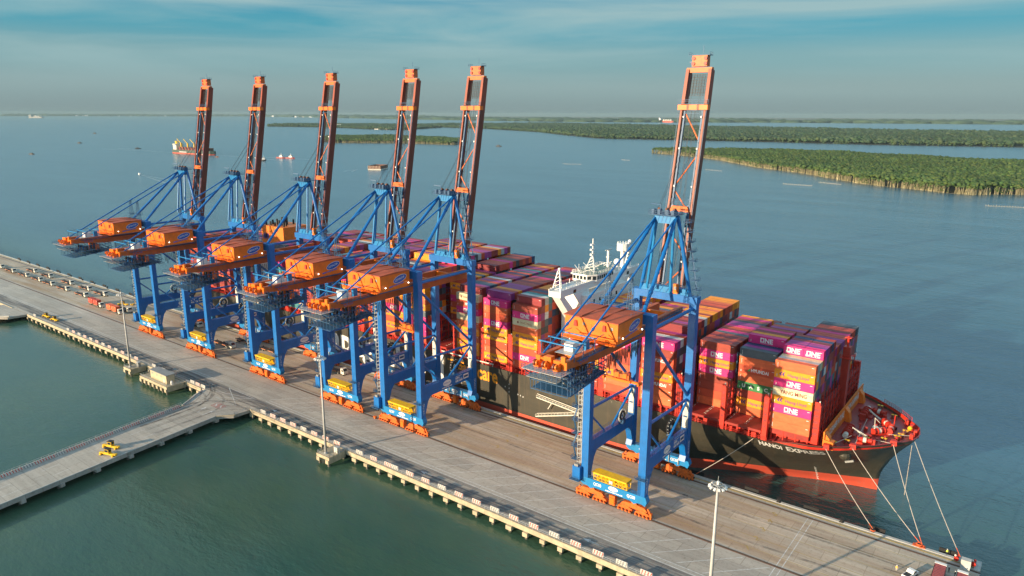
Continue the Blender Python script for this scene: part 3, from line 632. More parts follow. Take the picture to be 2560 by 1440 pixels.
    for k in range(11):
        z=12+k*4.4; b.mat('steelblue'); b.box(-15.0,-12.9,-1.4,1.4,z,z+.1); b.rail([(-13,-1.4,z+.1),(-15,-1.4,z+.1),(-15,1.4,z+.1)],1.05,.9,.08); b.bar((-14.6,-1.0 if k%2 else 1.0,z),(-14.2,1.0 if k%2 else -1.0,z+4.3),.5,.12)
    b.build('stair_tower',root)
    b=MB().mat('blue'); b.box(-13.6,-10.8,-2.6,-1.2,6.4,10.6); b.box(-14.2,-10.6,-3.4,-1.2,6.0,6.2,'steelblue'); b.rail([(-14.2,-1.2,6.2),(-14.2,-3.4,6.2),(-10.6,-3.4,6.2)],1.0,.9,.07,'steelblue'); b.box(-13.0,-11.6,-2.5,-1.4,10.62,11.4,'grey'); b.build('lift_cabin',root)
    # yellow equipment cage on the landside sill beam
    b=MB().mat('yellow'); X0,X1=-6.4,5.2
    b.prism([(-.9,7.7),(-1.55,9.5),(-1.4,10.1),(1.4,10.1),(1.55,9.5),(.9,7.7)][::-1],'x',X0+.2,X1-.2) if False else None
    b.box(X0,X1,-1.7,1.7,9.75,10.25); b.box(X0,X1,-1.1,1.1,7.45,7.6)
    b.add([(X0+.6,0,9.7),(X1-.6,0,9.7),(X1-.6,.9,7.6),(X0+.6,.9,7.6)],[(0,1,2,3)],'yellow')
    n=8
    for s in (-1,1):
        for k in range(n+1):
            x=X0+(X1-X0)*k/n; b.bar((x,s*1.05,7.5),(x,s*1.5,9.8),.16)
            if k<n: b.bar((x,s*1.05,7.5),(x+(X1-X0)/n,s*1.5,9.8),.12) if k%2 else b.bar((x+(X1-X0)/n,s*1.05,7.5),(x,s*1.5,9.8),.12)
        b.bar((X0,s*1.3,8.7),(X1,s*1.3,8.7),.14)
    b.box(-.9,.3,-1.45,-1.35,8.0,9.0,'offwhite'); b.add([(X0,-1.5,9.8),(X0-.7,-1.6,10.0),(X0-.7,1.6,10.0),(X0,1.5,9.8)],[(0,1,2,3)],'yellow')
    b.build('equipment_cage',root)
    # cable reel on the far portal beam
    b=MB(); b.ring((-LX+1.5,19.5,21.3),'x',2.3,.18,'offwhite',24); b.ring((-LX+1.5,19.5,21.3),'x',1.4,.35,'black',18)
    for k in range(10): t=2*math.pi*k/10; b.bar((-LX+1.5,19.5,21.3),(-LX+1.5,19.5+2.2*math.cos(t),21.3+2.2*math.sin(t)),.1,.1,'steelblue')
    b.box(-LX+.6,-LX+2.4,18.6,20.4,18.7,20.2,'steelblue'); b.build('cable_reel',root)
    b=MB(); b.ring((LX-1.5,20.5,21.6),'x',2.2,.5,'black',22); b.ring((LX-1.5,20.5,21.6),'x',1.2,.35,'black',14); b.ball((LX-1.5,20.5,21.6),.7,'offwhite')
    for k in range(14): t=2*math.pi*k/14; b.box(LX-1.45,LX-1.0,20.5+2.55*math.cos(t)-.1,20.5+2.55*math.cos(t)+.1,21.6+2.55*math.sin(t)-.1,21.6+2.55*math.sin(t)+.1,'grey')
    b.box(LX-2.2,LX-.8,19.6,21.4,18.6,20.0,'steelblue'); b.build('cable_reel',root)
    # raised boom
    H=Vector((0,32.6,60.6)); D=Vector((0,.1842,.9829)); T=74.0
    def bp(x,s,off=0.0): return H+D*s+Vector((x,0,0))+Vector((0,.9829,-.1842))*off
    bo=empty('boom'); bo.parent=root
    for sx in (-1,1):
        c=MB().mat('boom_orange'); c.bar(bp(sx*3.95,0),bp(sx*3.95,61),.75,3.1,None,up=(0,1,0)); c.bar(bp(sx*3.85,61.02),bp(sx*3.75,T-1.0),1.1,2.9,'boom_tip_lit_edge',1.0,2.7,up=(0,1,0))
        c.bar(bp(sx*3.95,0,-1.6),bp(sx*3.95,60,-1.6),.5,.12,'boom_tip_lit_edge')  # front strip paints the sunlit edge lighter on the darkened chord
        for s in range(3,60,2): c.bar(bp(sx*4.62,s,-1.3),bp(sx*4.62,s+.01,-2.1),.07,.07,'steelblue')
        c.bar(bp(sx*4.62,2,-2.1),bp(sx*4.62,60,-2.1),.08,.08,'steelblue'); c.bar(bp(sx*4.62,2,-1.7),bp(sx*4.62,60,-1.7),.06,.06,'steelblue')
        for s in range(4,60,4): c.bar(bp(sx*3.5,s,-.6),bp(sx*2.9,s,-.6),.12,.12,'steelblue'); c.bar(bp(sx*3.3,s,1.9),bp(sx*3.3,s+2,-1.6),.10,.10,'cable')
        ch=c.build('boom_chord',root)
        for s in (12,24,36,48,58): 
            f=MB(); f.box(-.25,.25,-.2,.2,-.25,.25,'white'); f.build('floodlight',ch,loc=bp(sx*3.0,s,-1.3))
        l=MB().mat('steelblue'); l.bar(bp(sx*3.0,26,-.9),bp(sx*3.0,60,-.7),.55,.6,None,up=(0,1,0)); l.bar(bp(sx*2.6,2,-.9),bp(sx*2.6,30,-1.1),.5,.5,None,up=(0,1,0)); l.box(*[v for v in (sx*3.0-.8,sx*3.0+.8)],bp(0,32).y-1.4,bp(0,32).y-1.0,bp(0,32).z-.1,bp(0,32).z+.1); l.build('forestay',root)
    bpy.data.objects.remove(bo)
    for s0,s1,d in ((60,50,1),(46.5,36,-1),(35,27,1),(22,14,1),(10,2,-1)):
        MB().mat('bogie_orange').tube(bp(-d*3.3,s0,-.4),bp(d*3.3,s1,-.4),.24,None,7).build('boom_brace',root)
    b=MB().mat('orange'); b.bar(bp(-5.0,61,-1.4),bp(5.0,61,-1.4),2.0,1.6,None,up=(0,0,1)); 
    for x in (-1.6,1.8): b.bar(bp(x-.3,61,-1.45),bp(x+.3,61,-1.45),2.1,1.75,'boom_orange')
    b.mat('steelblue').rail([bp(-5.2,62.2,-2.4),bp(5.2,62.2,-2.4)],1.0,1.2,.07); b.bar(bp(-5.2,62.0,-2.0),bp(5.2,62.0,-2.0),.8,.08); b.bar(bp(-2.6,59,-2),bp(2.6,59,-2),.12); b.build('boom_cross_beam',root)
    b=MB().mat('bogie_orange'); b.prism([(-3.4,-.9),(-2.6,.9),(2.6,.9),(3.4,-.9)],'y',bp(0,29).y-1.9,bp(0,29).y-.6); 
    for i in range(len(b.v)): v=b.v[i]; b.v[i]=(v[0],v[1],v[2]+bp(0,29).z)
    b.mat('steelblue').rail([bp(-3.4,30,-2.2),bp(3.4,30,-2.2)],1.0,1.2,.07); b.build('boom_cross_beam',root)
    b=MB().mat('orange'); b.bar(bp(-4.2,T-1.1,-.2),bp(4.2,T-1.1,-.2),1.6,1.5,'bogie_orange'); b.box(-2.5,2.5,bp(0,T).y-1.3,bp(0,T).y+1.0,bp(0,T).z+.05,bp(0,T).z+3.4,'bogie_orange')
    for x in (-2,2):
        for dz in (.9,2.5): b.tube((x,bp(0,T).y-1.6,bp(0,T).z+dz),(x,bp(0,T).y-1.2,bp(0,T).z+dz),.55,'darkred',10)
    b.box(-3.2,3.2,bp(0,T).y-1.5,bp(0,T).y+1.2,bp(0,T).z+3.4,bp(0,T).z+3.55,'steelblue'); b.mat('steelblue').rail([(-3.6,bp(0,T).y-1.5,bp(0,T).z+3.2),(-3.6,bp(0,T).y+1.2,bp(0,T).z+3.2)],1.1,1,.08); b.rail([(3.2,bp(0,T).y-1.5,bp(0,T).z+3.2),(3.2,bp(0,T).y+1.2,bp(0,T).z+3.2)],1.1,1,.08); b.bar((-3.8,bp(0,T).y,bp(0,T).z+1.5),(-2.8,bp(0,T).y,bp(0,T).z+1.5),.5); b.bar((.6,bp(0,T).y,bp(0,T).z+4.3),(.6,bp(0,T).y,bp(0,T).z+6.4),.1); b.build('boom_tip',root)
    b=MB().mat('cable')
    for k in range(7): x=-2.7+k*.9; b.bar(bp(x,T-9,.3),bp(x,T-2.2,.3),.10)
    for k in range(8): s=T-9+k*.95; b.bar(bp(-2.9,s,.3),bp(2.9,s,.3),.10)
    for k in range(26): b.bar(bp(-2.8+k*.22,T-8.6,.35),bp(-2.8+k*.22,T-2.3,.35),.045)
    b.build('boom_screen',root)
    b=MB().mat('cable')
    for x in (-2.2,-1.7,1.0,1.5): b.bar((x-.6,26.8,90.2),bp(x,48,-.5),.07); b.bar(bp(x,48,-.5),bp(x,T-3,-.5),.06)
    for x in (-1.6,-1.2,.4,.9): b.bar(bp(x,4,-.6),bp(x*.6,60,-.6),.08)
    b.build('hoist_rope',root)
    return root
XS=[-386.88,-336.17,-278.96,-226.44,-189.93,-97.3]
NUM=['QC03','QC04','QC05','QC06','QC07','QC08']
LBL=['farthest blue gantry crane, at the left end of the row beside the parked trucks','second blue gantry crane from the left end of the row, near the stern',
 'third blue gantry crane from the left, its raised boom near the ship funnel','blue gantry crane behind the middle light mast, fourth from the left',
 'fifth blue gantry crane, frontmost of the row of five standing close together','nearest and tallest blue gantry crane, standing alone by the bow']
proto=make_crane()
cranes=[proto]
for i in range(1,6): cranes.append(copy_tree(proto))
for i,c in enumerate(cranes):
    c.location=(XS[i],0,0); tag(c,LBL[i],'crane','blue and orange gantry cranes on the quay')
    beams=sorted([o for o in c.children if o.name.startswith('sill_beam')],key=lambda o:o.data.vertices[0].co.y)
    for sb,y in zip(beams,(0.0,30.3)):
        for x_ in (-5.2,6.6): t=MB(); put_text(t,NUM[i],(x_,y-1.08,5.5),(1,0,0),(0,0,1),.95,'white',width=2.8,center=True,bold=.02); t.build('number_lettering',sb,fix=False)
        t=MB(); ellipse(t,(.4,y-1.08,6.3),(1,0,0),(0,0,1),1.7,.75,'white'); put_text(t,'GEMALINK',(.4,y-1.1,6.1),(1,0,0),(0,0,1),.4,'logo_blue',width=2.4,center=True); dashes(t,(-2.3,y-1.08,4.95),(1,0,0),(0,0,1),(1.6,.5,1.1,.9,1.0),.32,'white'); t.build('logo_lettering',sb,fix=False)
    pb=max([o for o in c.children if o.name.startswith('portal_beam')],key=lambda o:o.data.vertices[0].co.x)
    t=MB(); X=LX+.98; ellipse(t,(X,13.5,17.2),(0,1,0),(0,0,1),2.3,1.25,'white'); put_text(t,'GEMALINK',(X+.02,13.5,16.95),(0,1,0),(0,0,1),.55,'logo_blue',width=3.6,center=True)
    dashes(t,(X,10.6,15.4),(0,1,0),(0,0,1),(1.9,.6,1.2,1.3),.36,'white'); t.build('logo_lettering',pb,fix=False); t=MB()
    for z_,h_,ws in ((18.0,.16,(1.5,1.9)),(17.1,.62,(.55,.65,.5)),(16.7,.14,(1.2,.9,1.2)),(15.75,.7,(.55,.7,.2,.8,.75))):
        y_=18.4
        for w_ in ws: t.add([(X,y_,z_),(X,y_+w_,z_),(X,y_+w_,z_+h_),(X,y_,z_+h_)],[(0,1,2,3)],'white'); y_+=w_+.25
    t.build('lettering',pb,fix=False); t=MB()
    t.add([(X,23.0,15.9),(X,26.0,15.9),(X,26.0,17.9),(X,23.0,17.9)],[(0,1,2,3)],'white'); t.add([(X+.02,23.3,16.4),(X+.02,25.7,16.4),(X+.02,25.7,17.3),(X+.02,23.3,17.3)],[(0,1,2,3)],'steelblue'); t.build('sign_plate',pb,fix=False)
    gd=max([o for o in c.children if o.name.startswith('girder') and 'tie' not in o.name],key=lambda o:o.data.vertices[0].co.x)
    t=MB(); put_text(t,NUM[i],(4.73,-27.5,56.0),(0,1,0),(0,0,1),1.2,'letter_blue',width=4.2,center=True); t.build('lettering',gd,fix=False)
    for lgx in [o for o in c.children if o.name.startswith('leg') and o.data.vertices[0].co.x>5]:
        y=lgx.data.vertices[0].co.y; y=0 if y<5 else YW
        t=MB()
        for k,chh in enumerate(NUM[i]): put_text(t,chh,(LX+1.23,y+.1,12.0-k*1.25 if y==0 else 13.2-k*1.25),(0,1,0),(0,0,1),.9,'white',center=True)
        t.build('lettering',lgx,fix=False)
# spreaders hanging from two of the cranes
def spreader(i,y,z,label,first=None):
    if first: s=copy_tree(first)
    else:
        s=empty('container_spreader')
        b=MB().mat('orange'); b.box(-3.2,3.2,-.9,.9,-.35,.35); 
        for sx in (-1,1): b.box(min(sx*3.2,sx*6.0),max(sx*3.2,sx*6.0),-.45,.45,-.3,.3); b.box(min(sx*5.6,sx*6.1),max(sx*5.6,sx*6.1),-1.2,1.2,-.5,.3)
        b.build('spreader_frame',s)
        b=MB().mat('bogie_orange'); b.box(-2.6,2.6,-.8,.8,.8,2.0); b.box(-2.0,-.6,-1.1,1.1,1.0,2.4,'orange'); b.box(.7,2.0,-1.1,1.1,1.0,2.4,'orange')
        for x in (-2.2,2.2): b.tube((x,-.5,2.4),(x,.5,2.4),.55,'darkred',10); b.box(x-.2,x+.2,-.3,.3,.3,1.0)
        b.mat('rust').rail([(-2.6,-1.0,2.0),(2.6,-1.0,2.0)],.7,1.0,.07); b.build('headblock',s)
        b=MB().mat('cable')
        for x in (-2.2,2.2):
            for yy in (-.5,.5): b.bar((x,yy,2.4),(x,yy,13.0),.07)
        b.build('rope',s)
    s.location=(XS[i],y,z); tag(s,label,'spreader','orange container spreaders hanging from the cranes'); return s
sp1=spreader(5,2.6,41.0,'orange container spreader hanging from the nearest crane, in front of the container stacks')
spreader(4,4.5,38.6,'orange container spreader hanging under the frontmost crane of the row of five',sp1)
# ------------------------------------------------------------------ container ship
CY=69.0; B2=30.8
ship=empty('container_ship',(0,0,0)); tag(ship,'huge black and red container ship moored along the quay, loaded with containers','ship')
paint('slogan_orange',(0.95,0.33,0.01),0.5,0.1,0.5)
def lerp_tab(x,T):
    if x<=T[0][0]: return T[0][1]
    for (a,b),(c,d) in zip(T[:-1],T[1:]):
        if x<=c: return b+(d-b)*(x-a)/(c-a)
    return T[-1][1]
STEM=[(-9,-36.5),(-3.6,-35.3),(0.2,-35.3),(3.3,-34.8),(9,-32.2),(13.8,-29.0),(17.2,-26.3),(19.2,-25.4)]
WL=[(0,0.15),(5,1.3),(11,3.0),(19,5.6),(33,11.8),(47,18.6),(57,24.3),(68,28.6),(80,30.4),(90,30.8)]
DK=[(0,0.3),(.35,3.2),(.9,5.9),(2.5,8.4),(4.6,10.9),(7.3,14.6),(10.4,18.2),(17.2,24.6),(22,28),(26.4,30.2),(31,30.8)]
def topz(x): return 17.2 if x<-64 else (17.2+2.0*min(1,(x+64)/9.0))
def half(x,z):
    xs=lerp_tab(z,STEM); s=xs-x
    if s<=0: return 0.0
    t=min(1,max(0,(z+3.6)/21.4))**1.12
    b=lerp_tab(s,WL)*(1-t)+lerp_tab(s,DK)*t
    if x<-395:
        k=(-395-x)/36.0; b*=1-0.30*k*k*max(0,(1-(z+4)/14))-0.06*k*k
    return min(b,B2)
def side(p,off=0.06):      # drop a point (x, any, z) on the near side of the hull
    return Vector((p[0],CY-half(p[0],p[2])-off,p[2]))
ZL=[-9,-6,-3.6,-1.5,0.55,0.551,2.5,4.5,6.5,8.5,10,11.2,12.4,13.4,14.4,15.2,16,16.7,17.2]
XN=list(np.arange(-431,-120,12.0))+list(np.arange(-120,-60,4.0))+list(np.arange(-60,-24.9,1.0))
h=MB(); cols=[]
NS=150
def col_x(i,z):
    xs=lerp_tab(z,STEM); t=i/NS; return -431+(xs+431)*(1-(1-t)**2.2)
for sgn in (-1,1):
    grid=[]
    for i in range(NS+1):
        r=[]
        for z in ZL+['top']:
            zz=z
            if z=='top':
                x=col_x(i,19.2); zz=max(17.201,topz(x))
                x=col_x(i,zz)
            else: x=col_x(i,z)
            r.append((x,CY+sgn*half(x-1e-4,zz),zz))
        grid.append(r)
    for i in range(NS):
        for j in range(len(ZL)):
            m='hull_red' if j<4 else 'hull_black'
            h.add([grid[i][j],grid[i+1][j],grid[i+1][j+1],grid[i][j+1]],[(0,1,2,3)],m)
    if sgn<0: near=grid
    else: farg=grid
for j in range(len(ZL)): h.add([near[0][j],farg[0][j],farg[0][j+1],near[0][j+1]],[(0,1,2,3)],'hull_red' if j<4 else 'hull_black')
h.build('hull',ship)
d=MB()
for i in range(NS):
    a,b=near[i][-1],near[i+1][-1]; c,e=farg[i+1][-1],farg[i][-1]
    zz=lambda p:(p[0],p[1],17.0) if p[0]<-62 else (p[0]-.15,CY+(1 if p[1]>CY else -1)*max(.02,half(p[0]-.15,17.75)-.12),17.75)
    d.add([zz(a),zz(b),zz(c),zz(e)],[(0,1,2,3)],'deck_red')
d.box(-62.2,-62.0,CY-30,CY+30,17.0,17.75,'deck_red'); d.build('deck',ship)
b=MB()  # inner face and cap of the bow bulwark
for G,s in ((near,1),(farg,-1)):
    for i in range(NS):
        p,q=G[i][-1],G[i+1][-1]
        if p[0]<-63: continue
        pi=CY-s*max(.02,half(p[0]-.15,17.75)-.12); qi=CY-s*max(.02,half(q[0]-.15,17.75)-.12)
        b.add([(p[0]-.15,pi,17.75),(q[0]-.15,qi,17.75),(q[0]-.12,q[1]+s*.16,q[2]-.02),(p[0]-.12,p[1]+s*.16,p[2]-.02)],[(0,1,2,3)],'ship_red')
        b.bar((p[0],p[1]+s*.1,p[2]+.03),(q[0],q[1]+s*.1,q[2]+.03),.26,.10,'deck_red')
b.build('bulwark',ship)
for s_,x_,w_,h_ in (('HANOI',-66.8,7.2,2.1),('EXPRESS',-58.2,10.6,2.5)): t=MB(); put_text(t,s_,(x_,0,14.2),(1,0,0),(0,0,1),h_,'white',width=w_,bold=0.03,fn=lambda p:side(p,.14)); t.build('name_lettering',ship,fix=False)
t=MB(); put_text(t,'Hapag-Lloyd',(-293.5,0,4.6),(1,0,0),(0,0,1),11.7,'ship_white',width=89.5,bold=0.03,fn=lambda p:side(p,.05)); t.build('company_lettering',ship,fix=False)
t=MB(); put_text(t,'we care',(-194.2,0,10.6),(1,0,0),(0,0,1),5.8,'slogan_orange',width=20.4,bold=0.025,fn=lambda p:side(p,.05))
for k in range(3): x0=-201.6+k*1.6; z=15.0-k*1.5; t.add([side((x0,0,z)),side((x0+9.5-k*1.2,0,z)),side((x0+9.5-k*1.2,0,z+.75)),side((x0,0,z+.75))],[(0,1,2,3)],'slogan_orange')
t.build('slogan_lettering',ship,fix=False)
t=MB()
for k in range(12): z=-3.2+k*.62; t.add([side((-53.2,0,z),.07),side((-52.85 if k%2 else -52.6,0,z),.07),side((-52.85 if k%2 else -52.6,0,z+.3),.07),side((-53.2,0,z+.3),.07)],[(0,1,2,3)],'white')
for x,z in ((-163.5,8.2),(-162.2,8.0),(-160.9,7.8),(-168,11.5),(-168,9.8),(-168,8.2),(-170,10)): t.add([side((x,0,z),.07),side((x+.5,0,z),.07),side((x+.25,0,z+.7),.07)],[(0,1,2)],'white')
X0=-193.5
for a,c in (((X0,5.2),(X0+3.6,5.2)),((X0+3.6,5.2),(X0+3.6,8.6)),((X0+3.6,8.6),(X0,8.6)),((X0,8.6),(X0,5.2)),((X0+.6,7.2),(X0+3,7.2))):
    t.bar(side((a[0],0,a[1]),.05),side((c[0],0,c[1]),.05),.2,.06,'lightgrey')
t.build('hull_mark',ship)
t=MB()  # anchor pocket and anchor
t.ball(side((-43.2,0,13.6),-.6),1.9,'hull_black',12,8); p=side((-42.4,0,11.6),.5); t.bar(p+Vector((-.9,0,1.6)),p+Vector((.6,-.3,-.9)),.6,.5,'black'); t.bar(p+Vector((-.8,-.3,-1.3)),p+Vector((1.6,-.3,-.2)),.7,.6,'grey'); t.build('anchor',ship,smooth=False)
# bays along the ship; x of each bay's after end, base of the lowest tier
TP=2.88; RP=2.5; ROW0=38.5; CL=12.19
BAYS={'A':(-64.2,21.0),'B':(-78.2,20.1),'C':(-92.2,20.1),'D':(-109.4,20.1),'E':(-124.3,20.1),'W':(-138.9,20.1)}
AFT='FGHIJKLMNOPQ'
for k,c in enumerate(AFT): BAYS[c]=(-166.4-14.87*k,20.1)
for k,c in enumerate('RSTU'): BAYS[c]=(-380.5-14.6*k,20.1)
ORDER=sorted(BAYS,key=lambda c:-BAYS[c][0])
# hatch covers and coamings
for c in ORDER:
    x,z=BAYS[c]; b=MB()
    y0,y1=(CY-30.2,CY+30.2) if c!='A' else (CY-27.8,CY+27.8)
    b.box(x-.1,x+CL+.1,y0+2.2,y1-2.2,17.02,19.2,'ship_red')
    n=5; w=(y1-y0)/n
    for k in range(n): b.box(x+.1,x+CL-.1,y0+k*w+.08,y0+(k+1)*w-.08,19.2,z-.12,'hatch_red')
    for k in range(24):
        y=ROW0+k*RP+.2
        if y0<y<y1-1:
            for xx in (x+.5,x+CL/2-.2,x+CL/2+.3,x+CL-.6): b.box(xx,xx+.22,y,y+.3,z-.12,z-.02,'offwhite'); b.box(xx,xx+.22,y+1.6,y+1.9,z-.12,z-.02,'offwhite')
    b.build('hatch_cover',ship)
# lashing bridges: in each gap forward of a bay
def lashing(x0,x1,ztop,nm='lashing_bridge',Y=30.3):
    b=MB().mat('ship_red')
    for s,yy in ((-1,CY-Y),(1,CY+Y)):
        y0,y1=sorted((yy,yy-s*1.5)); b.box(x0+.1,x1-.1,y0,y1,17.05,ztop)
        for z in np.arange(21.5,ztop-1.2,2.0): b.box(x0+.5,x1-.5,y0-.03,y0+.02,z,z+.8,'deck_red') if s<0 else None
    b.box(x0+.35,x1-.35,CY-Y-.1,CY-Y+.1,ztop,ztop+1.0,'ship_red'); b.box(x1-.75,x1-.4,CY-Y+.1,CY-Y+.5,ztop,ztop+1.4,'offwhite')
    for k in range(13):
        y=CY-Y+1.7+k*(2*Y-3.4)/12; b.bar((x1-.3,y,17.05),(x1-.3,y,ztop),.35); b.bar((x0+.3,y,17.05),(x0+.3,y,ztop),.35)
        if k<12:
            y2=y+(2*Y-3.4)/12
            for j,z in enumerate(np.arange(20.5,ztop-2.5,2.9)): b.bar((x1-.3,y,z),(x1-.3,y2,z+2.9) ,.12) if (k+j)%2 else b.bar((x1-.3,y2,z),(x1-.3,y,z+2.9),.12)
    for z in np.arange(20.3,ztop,2.9): b.box(x0+.2,x1-.2,CY-Y+1.3,CY+Y-1.3,z,z+.14,'deck_red'); b.bar((x1-.2,CY-Y+1.3,z+1.1),(x1-.2,CY+Y-1.3,z+1.1),.12)
    b.build(nm,ship)
for a,c in zip(ORDER[1:],ORDER[:-1]):
    x0=BAYS[a][0]+CL; x1=BAYS[c][0]
    if x1-x0>8: continue
    if x1-x0>2.6: m=(x0+x1)/2; x0,x1=m-1.2,m+1.2
    lashing(x0+.05,x1-.05,31.8)
lashing(-51.95,-49.6,31.5,Y=26.6); lashing(-126.7+.05,-124.4,31.8) if False else None
lashing(-154.15,-152.6,31.8); lashing(-140.6,-138.95,26.0)
# gunwale gear: walkway rail, stanchions and lockers along the near side
b=MB().mat('ship_red'); b.rail([(-425,CY-30.6,17.2),(-64,CY-30.6,17.2)],1.15,2.4,.09)
r=random.Random(3)
for k in range(150):
    x=-420+k*2.42
    if x>-66: break
    if r.random()<.55: b.box(x,x+r.uniform(.5,1.6),CY-30.0,CY-28.8,17.02,17.02+r.uniform(.6,2.0),r.choice(['ship_red','ship_red','darkred','hatch_red']))
for c in ORDER:
    x=BAYS[c][0]
    if c=='A':
        for xx in (x+.4,x+4.2,x+8,x+CL-.6): b.box(xx,xx+.35,CY-27.8,CY-27.2,17.02,BAYS[c][1]-.02)
        continue
    for xx in (x+.4,x+4.2,x+8,x+CL-.6): b.box(xx,xx+.35,CY-30.0,CY-29.4,17.02,BAYS[c][1]-.1)
    b.box(x,x+CL,CY-30.3,CY-28,BAYS[c][1]-.55,BAYS[c][1]-.15) if c not in 'ABC' else None
b.build('deck_fittings',ship)
b=MB().mat('offwhite'); b.tube((-205,CY-30.75,18.3),(-176,CY-30.75,18.3),.28,None,7)
for k in range(6): x=-204+k*5.5; b.bar((x,CY-30.7,17.2),(x,CY-30.7,18.3),.15)
b.build('deck_pipe',ship)
# breakwater and foremast
b=MB().mat('bw_orange')
b.box(-48.3,-47.9,CY-26,CY+26,17.75,23.2); 
for y in (-25.4,-0.3,20): b.prism([(-47.9,17.75),(-46.0,17.75),(-46.6,21.0),(-47.9,22.5)],'y',CY+y,CY+y+2.6)
b.prism([(-47.9,17.75),(-45.2,17.75),(-45.2,20.2),(-47.9,20.6)],'y',CY-26,CY-23.4); b.box(-45.2,-45.1,CY-25.2,CY-24.2,17.9,19.6,'ship_red')
put_text(b,'A CLEANER FUTURE',(-47.84,CY-22.8,20.0),(0,1,0),(0,0,1),2.1,'white',width=21,bold=.02); put_text(b,'FOR SHIPPING',(-47.84,CY+4,20.0),(0,1,0),(0,0,1),2.1,'white',width=15,bold=.02)
bw=b.build('breakwater',ship)
b=MB().mat('darkred'); b.prism([(-50.6,CY-1.3),(-48.4,CY-1.3),(-48.4,CY+1.3),(-50.6,CY+1.3)],'z',17.7,44.0); b.box(-51,-47.2,CY-2.6,CY+2.6,40.3,40.5,'ship_red'); b.rail([(-51,CY-2.6,40.5),(-47.2,CY-2.6,40.5),(-47.2,CY+2.6,40.5)],1.1,1,.1,'ship_red'); b.tube((-49.5,CY,44),(-49.5,CY,47.5),.35,'ship_red'); b.box(-50.5,-48.5,CY-1,CY+1,47,47.2,'ship_red')
for y in (-2.3,2.3): b.box(-47.6,-47.0,CY+y-.3,CY+y+.3,40.6,41.4,'white')
b.build('foremast',ship)
# forecastle machinery
def windlass(x,y,s):
    b=MB().mat('darkred'); b.box(x-2.2,x+2.2,y-1.4,y+1.4,17.75,18.3); 
    b.tube((x-.2,y-2.6,19.2),(x-.2,y+2.6,19.2),1.0,'ship_red',12)
    for k in (-2.6,-.9,.9,2.6): b.tube((x-.2,y+k-.12,19.2),(x-.2,y+k+.12,19.2),1.45,'darkred',14)
    b.tube((x-.2,y+s*3.4,19.2),(x-.2,y+s*5.0,19.2),.8,'offwhite',12); b.box(x-1.2,x+.6,y-s*3.6-.6,y-s*3.6+.6,17.75,19.9)
    P=[(x+1.0,y,20.3),(x+2.6,y-s*.5,19.4),(x+4.4,y-s*1.0,18.5),(x+5.6,y-s*1.4,18.0)]
    for p,q in zip(P[:-1],P[1:]):
        p=Vector(p);q=Vector(q)
        for j in range(4): b.ball(p.lerp(q,j/4),.34,'offwhite',6,4)
    b.tube((x+5.8,y-s*1.5,17.75),(x+5.8,y-s*1.5,18.7),.7,'ship_red',10); b.build('windlass',ship)
windlass(-44.0,CY-10.5,-1); windlass(-43.0,CY+8.5,1)
def winch(x,y,rz):
    b=MB().mat('ship_red'); c,s=math.cos(rz),math.sin(rz)
    def W(u,v,z): return (x+u*c-v*s,y+u*s+v*c,z)
    b.bar(W(-2.2,0,18.0),W(2.2,0,18.0),1.8,.5); b.tube(W(-2,0,19.0),W(2,0,19.0),.7,None,10); 
    for u in (-2,-.6,.6,2): b.tube(W(u-.1,0,19.0),W(u+.1,0,19.0),1.05,'darkred',12)
    b.tube(W(-.5,0,19.0),W(.5,0,19.0),.9,'offwhite',10); b.bar(W(2.6,0,17.8),W(2.6,0,19.6),1.0); b.build('mooring_winch',ship)
winch(-36.5,CY-4.5,.9); winch(-35.5,CY+3.5,2.2); winch(-38.6,CY-14.6,.15); winch(-39.5,CY+12.5,2.9); winch(-33.6,CY-.8,1.55)
for x,y in ((-43,CY-17.8),(-38.5,CY-12),(-34,CY-9.2),(-31,CY-4.8),(-29.6,CY+1.5),(-35,CY+12.8),(-40.5,CY+19),(-30.3,CY-2.4),(-46,CY-21.5)):
    b=MB()
    for dx in (-.5,.5): b.tube((x+dx,y,17.76),(x+dx,y,18.9),.34,'rust',9); b.tube((x+dx,y,18.9),(x+dx,y,19.05),.46,'yellow',9)
    b.box(x-1.1,x+1.1,y-.5,y+.5,17.755,17.9,'darkred'); b.build('bitts',ship)
for x,y in ((-46.8,0),(-40.3,0),(-30.8,0)):
    p=side((x,0,18.9),0); b=MB().mat('ship_red'); b.box(x-.9,x+.9,p.y-.35,p.y+1.0,18.4,19.9); b.tube((x,p.y-.45,19.1),(x,p.y-.36,19.1),.5,'deck_red',10); b.build('fairlead',ship)
b=MB().mat('ship_red'); 
for x,y in ((-27.3,CY-2.2),(-26.8,CY+1.6),(-28.4,CY+5.6),(-30.5,CY+9)): b.box(x-.5,x+.5,y-.7,y+.7,17.75,19.7)
b.tube((-33.2,CY+2,17.75),(-33.2,CY+2,23.0),.16,'ship_red'); b.ball((-28.6,CY+2.4,19.6),.8,'yellow',7,4); b.box(-39.0,-36.2,CY-1.5,CY+.6,17.75,18.5,'offwhite'); b.bar((-38.4,CY-.5,18.5),(-38.6,CY-.5,21.6),.14,.14,'offwhite'); b.bar((-38.6,CY-.5,21.5),(-37.0,CY-.5,20.2),.12,.12,'offwhite'); b.build('forecastle_gear',ship)
b=MB().mat('ship_red'); b.rail([farg[i][-1] for i in range(100,NS) if -40<farg[i][-1][0]<-29],1.3,1.2,.1); b.build('bow_rail',ship)
vr=random.Random(12)
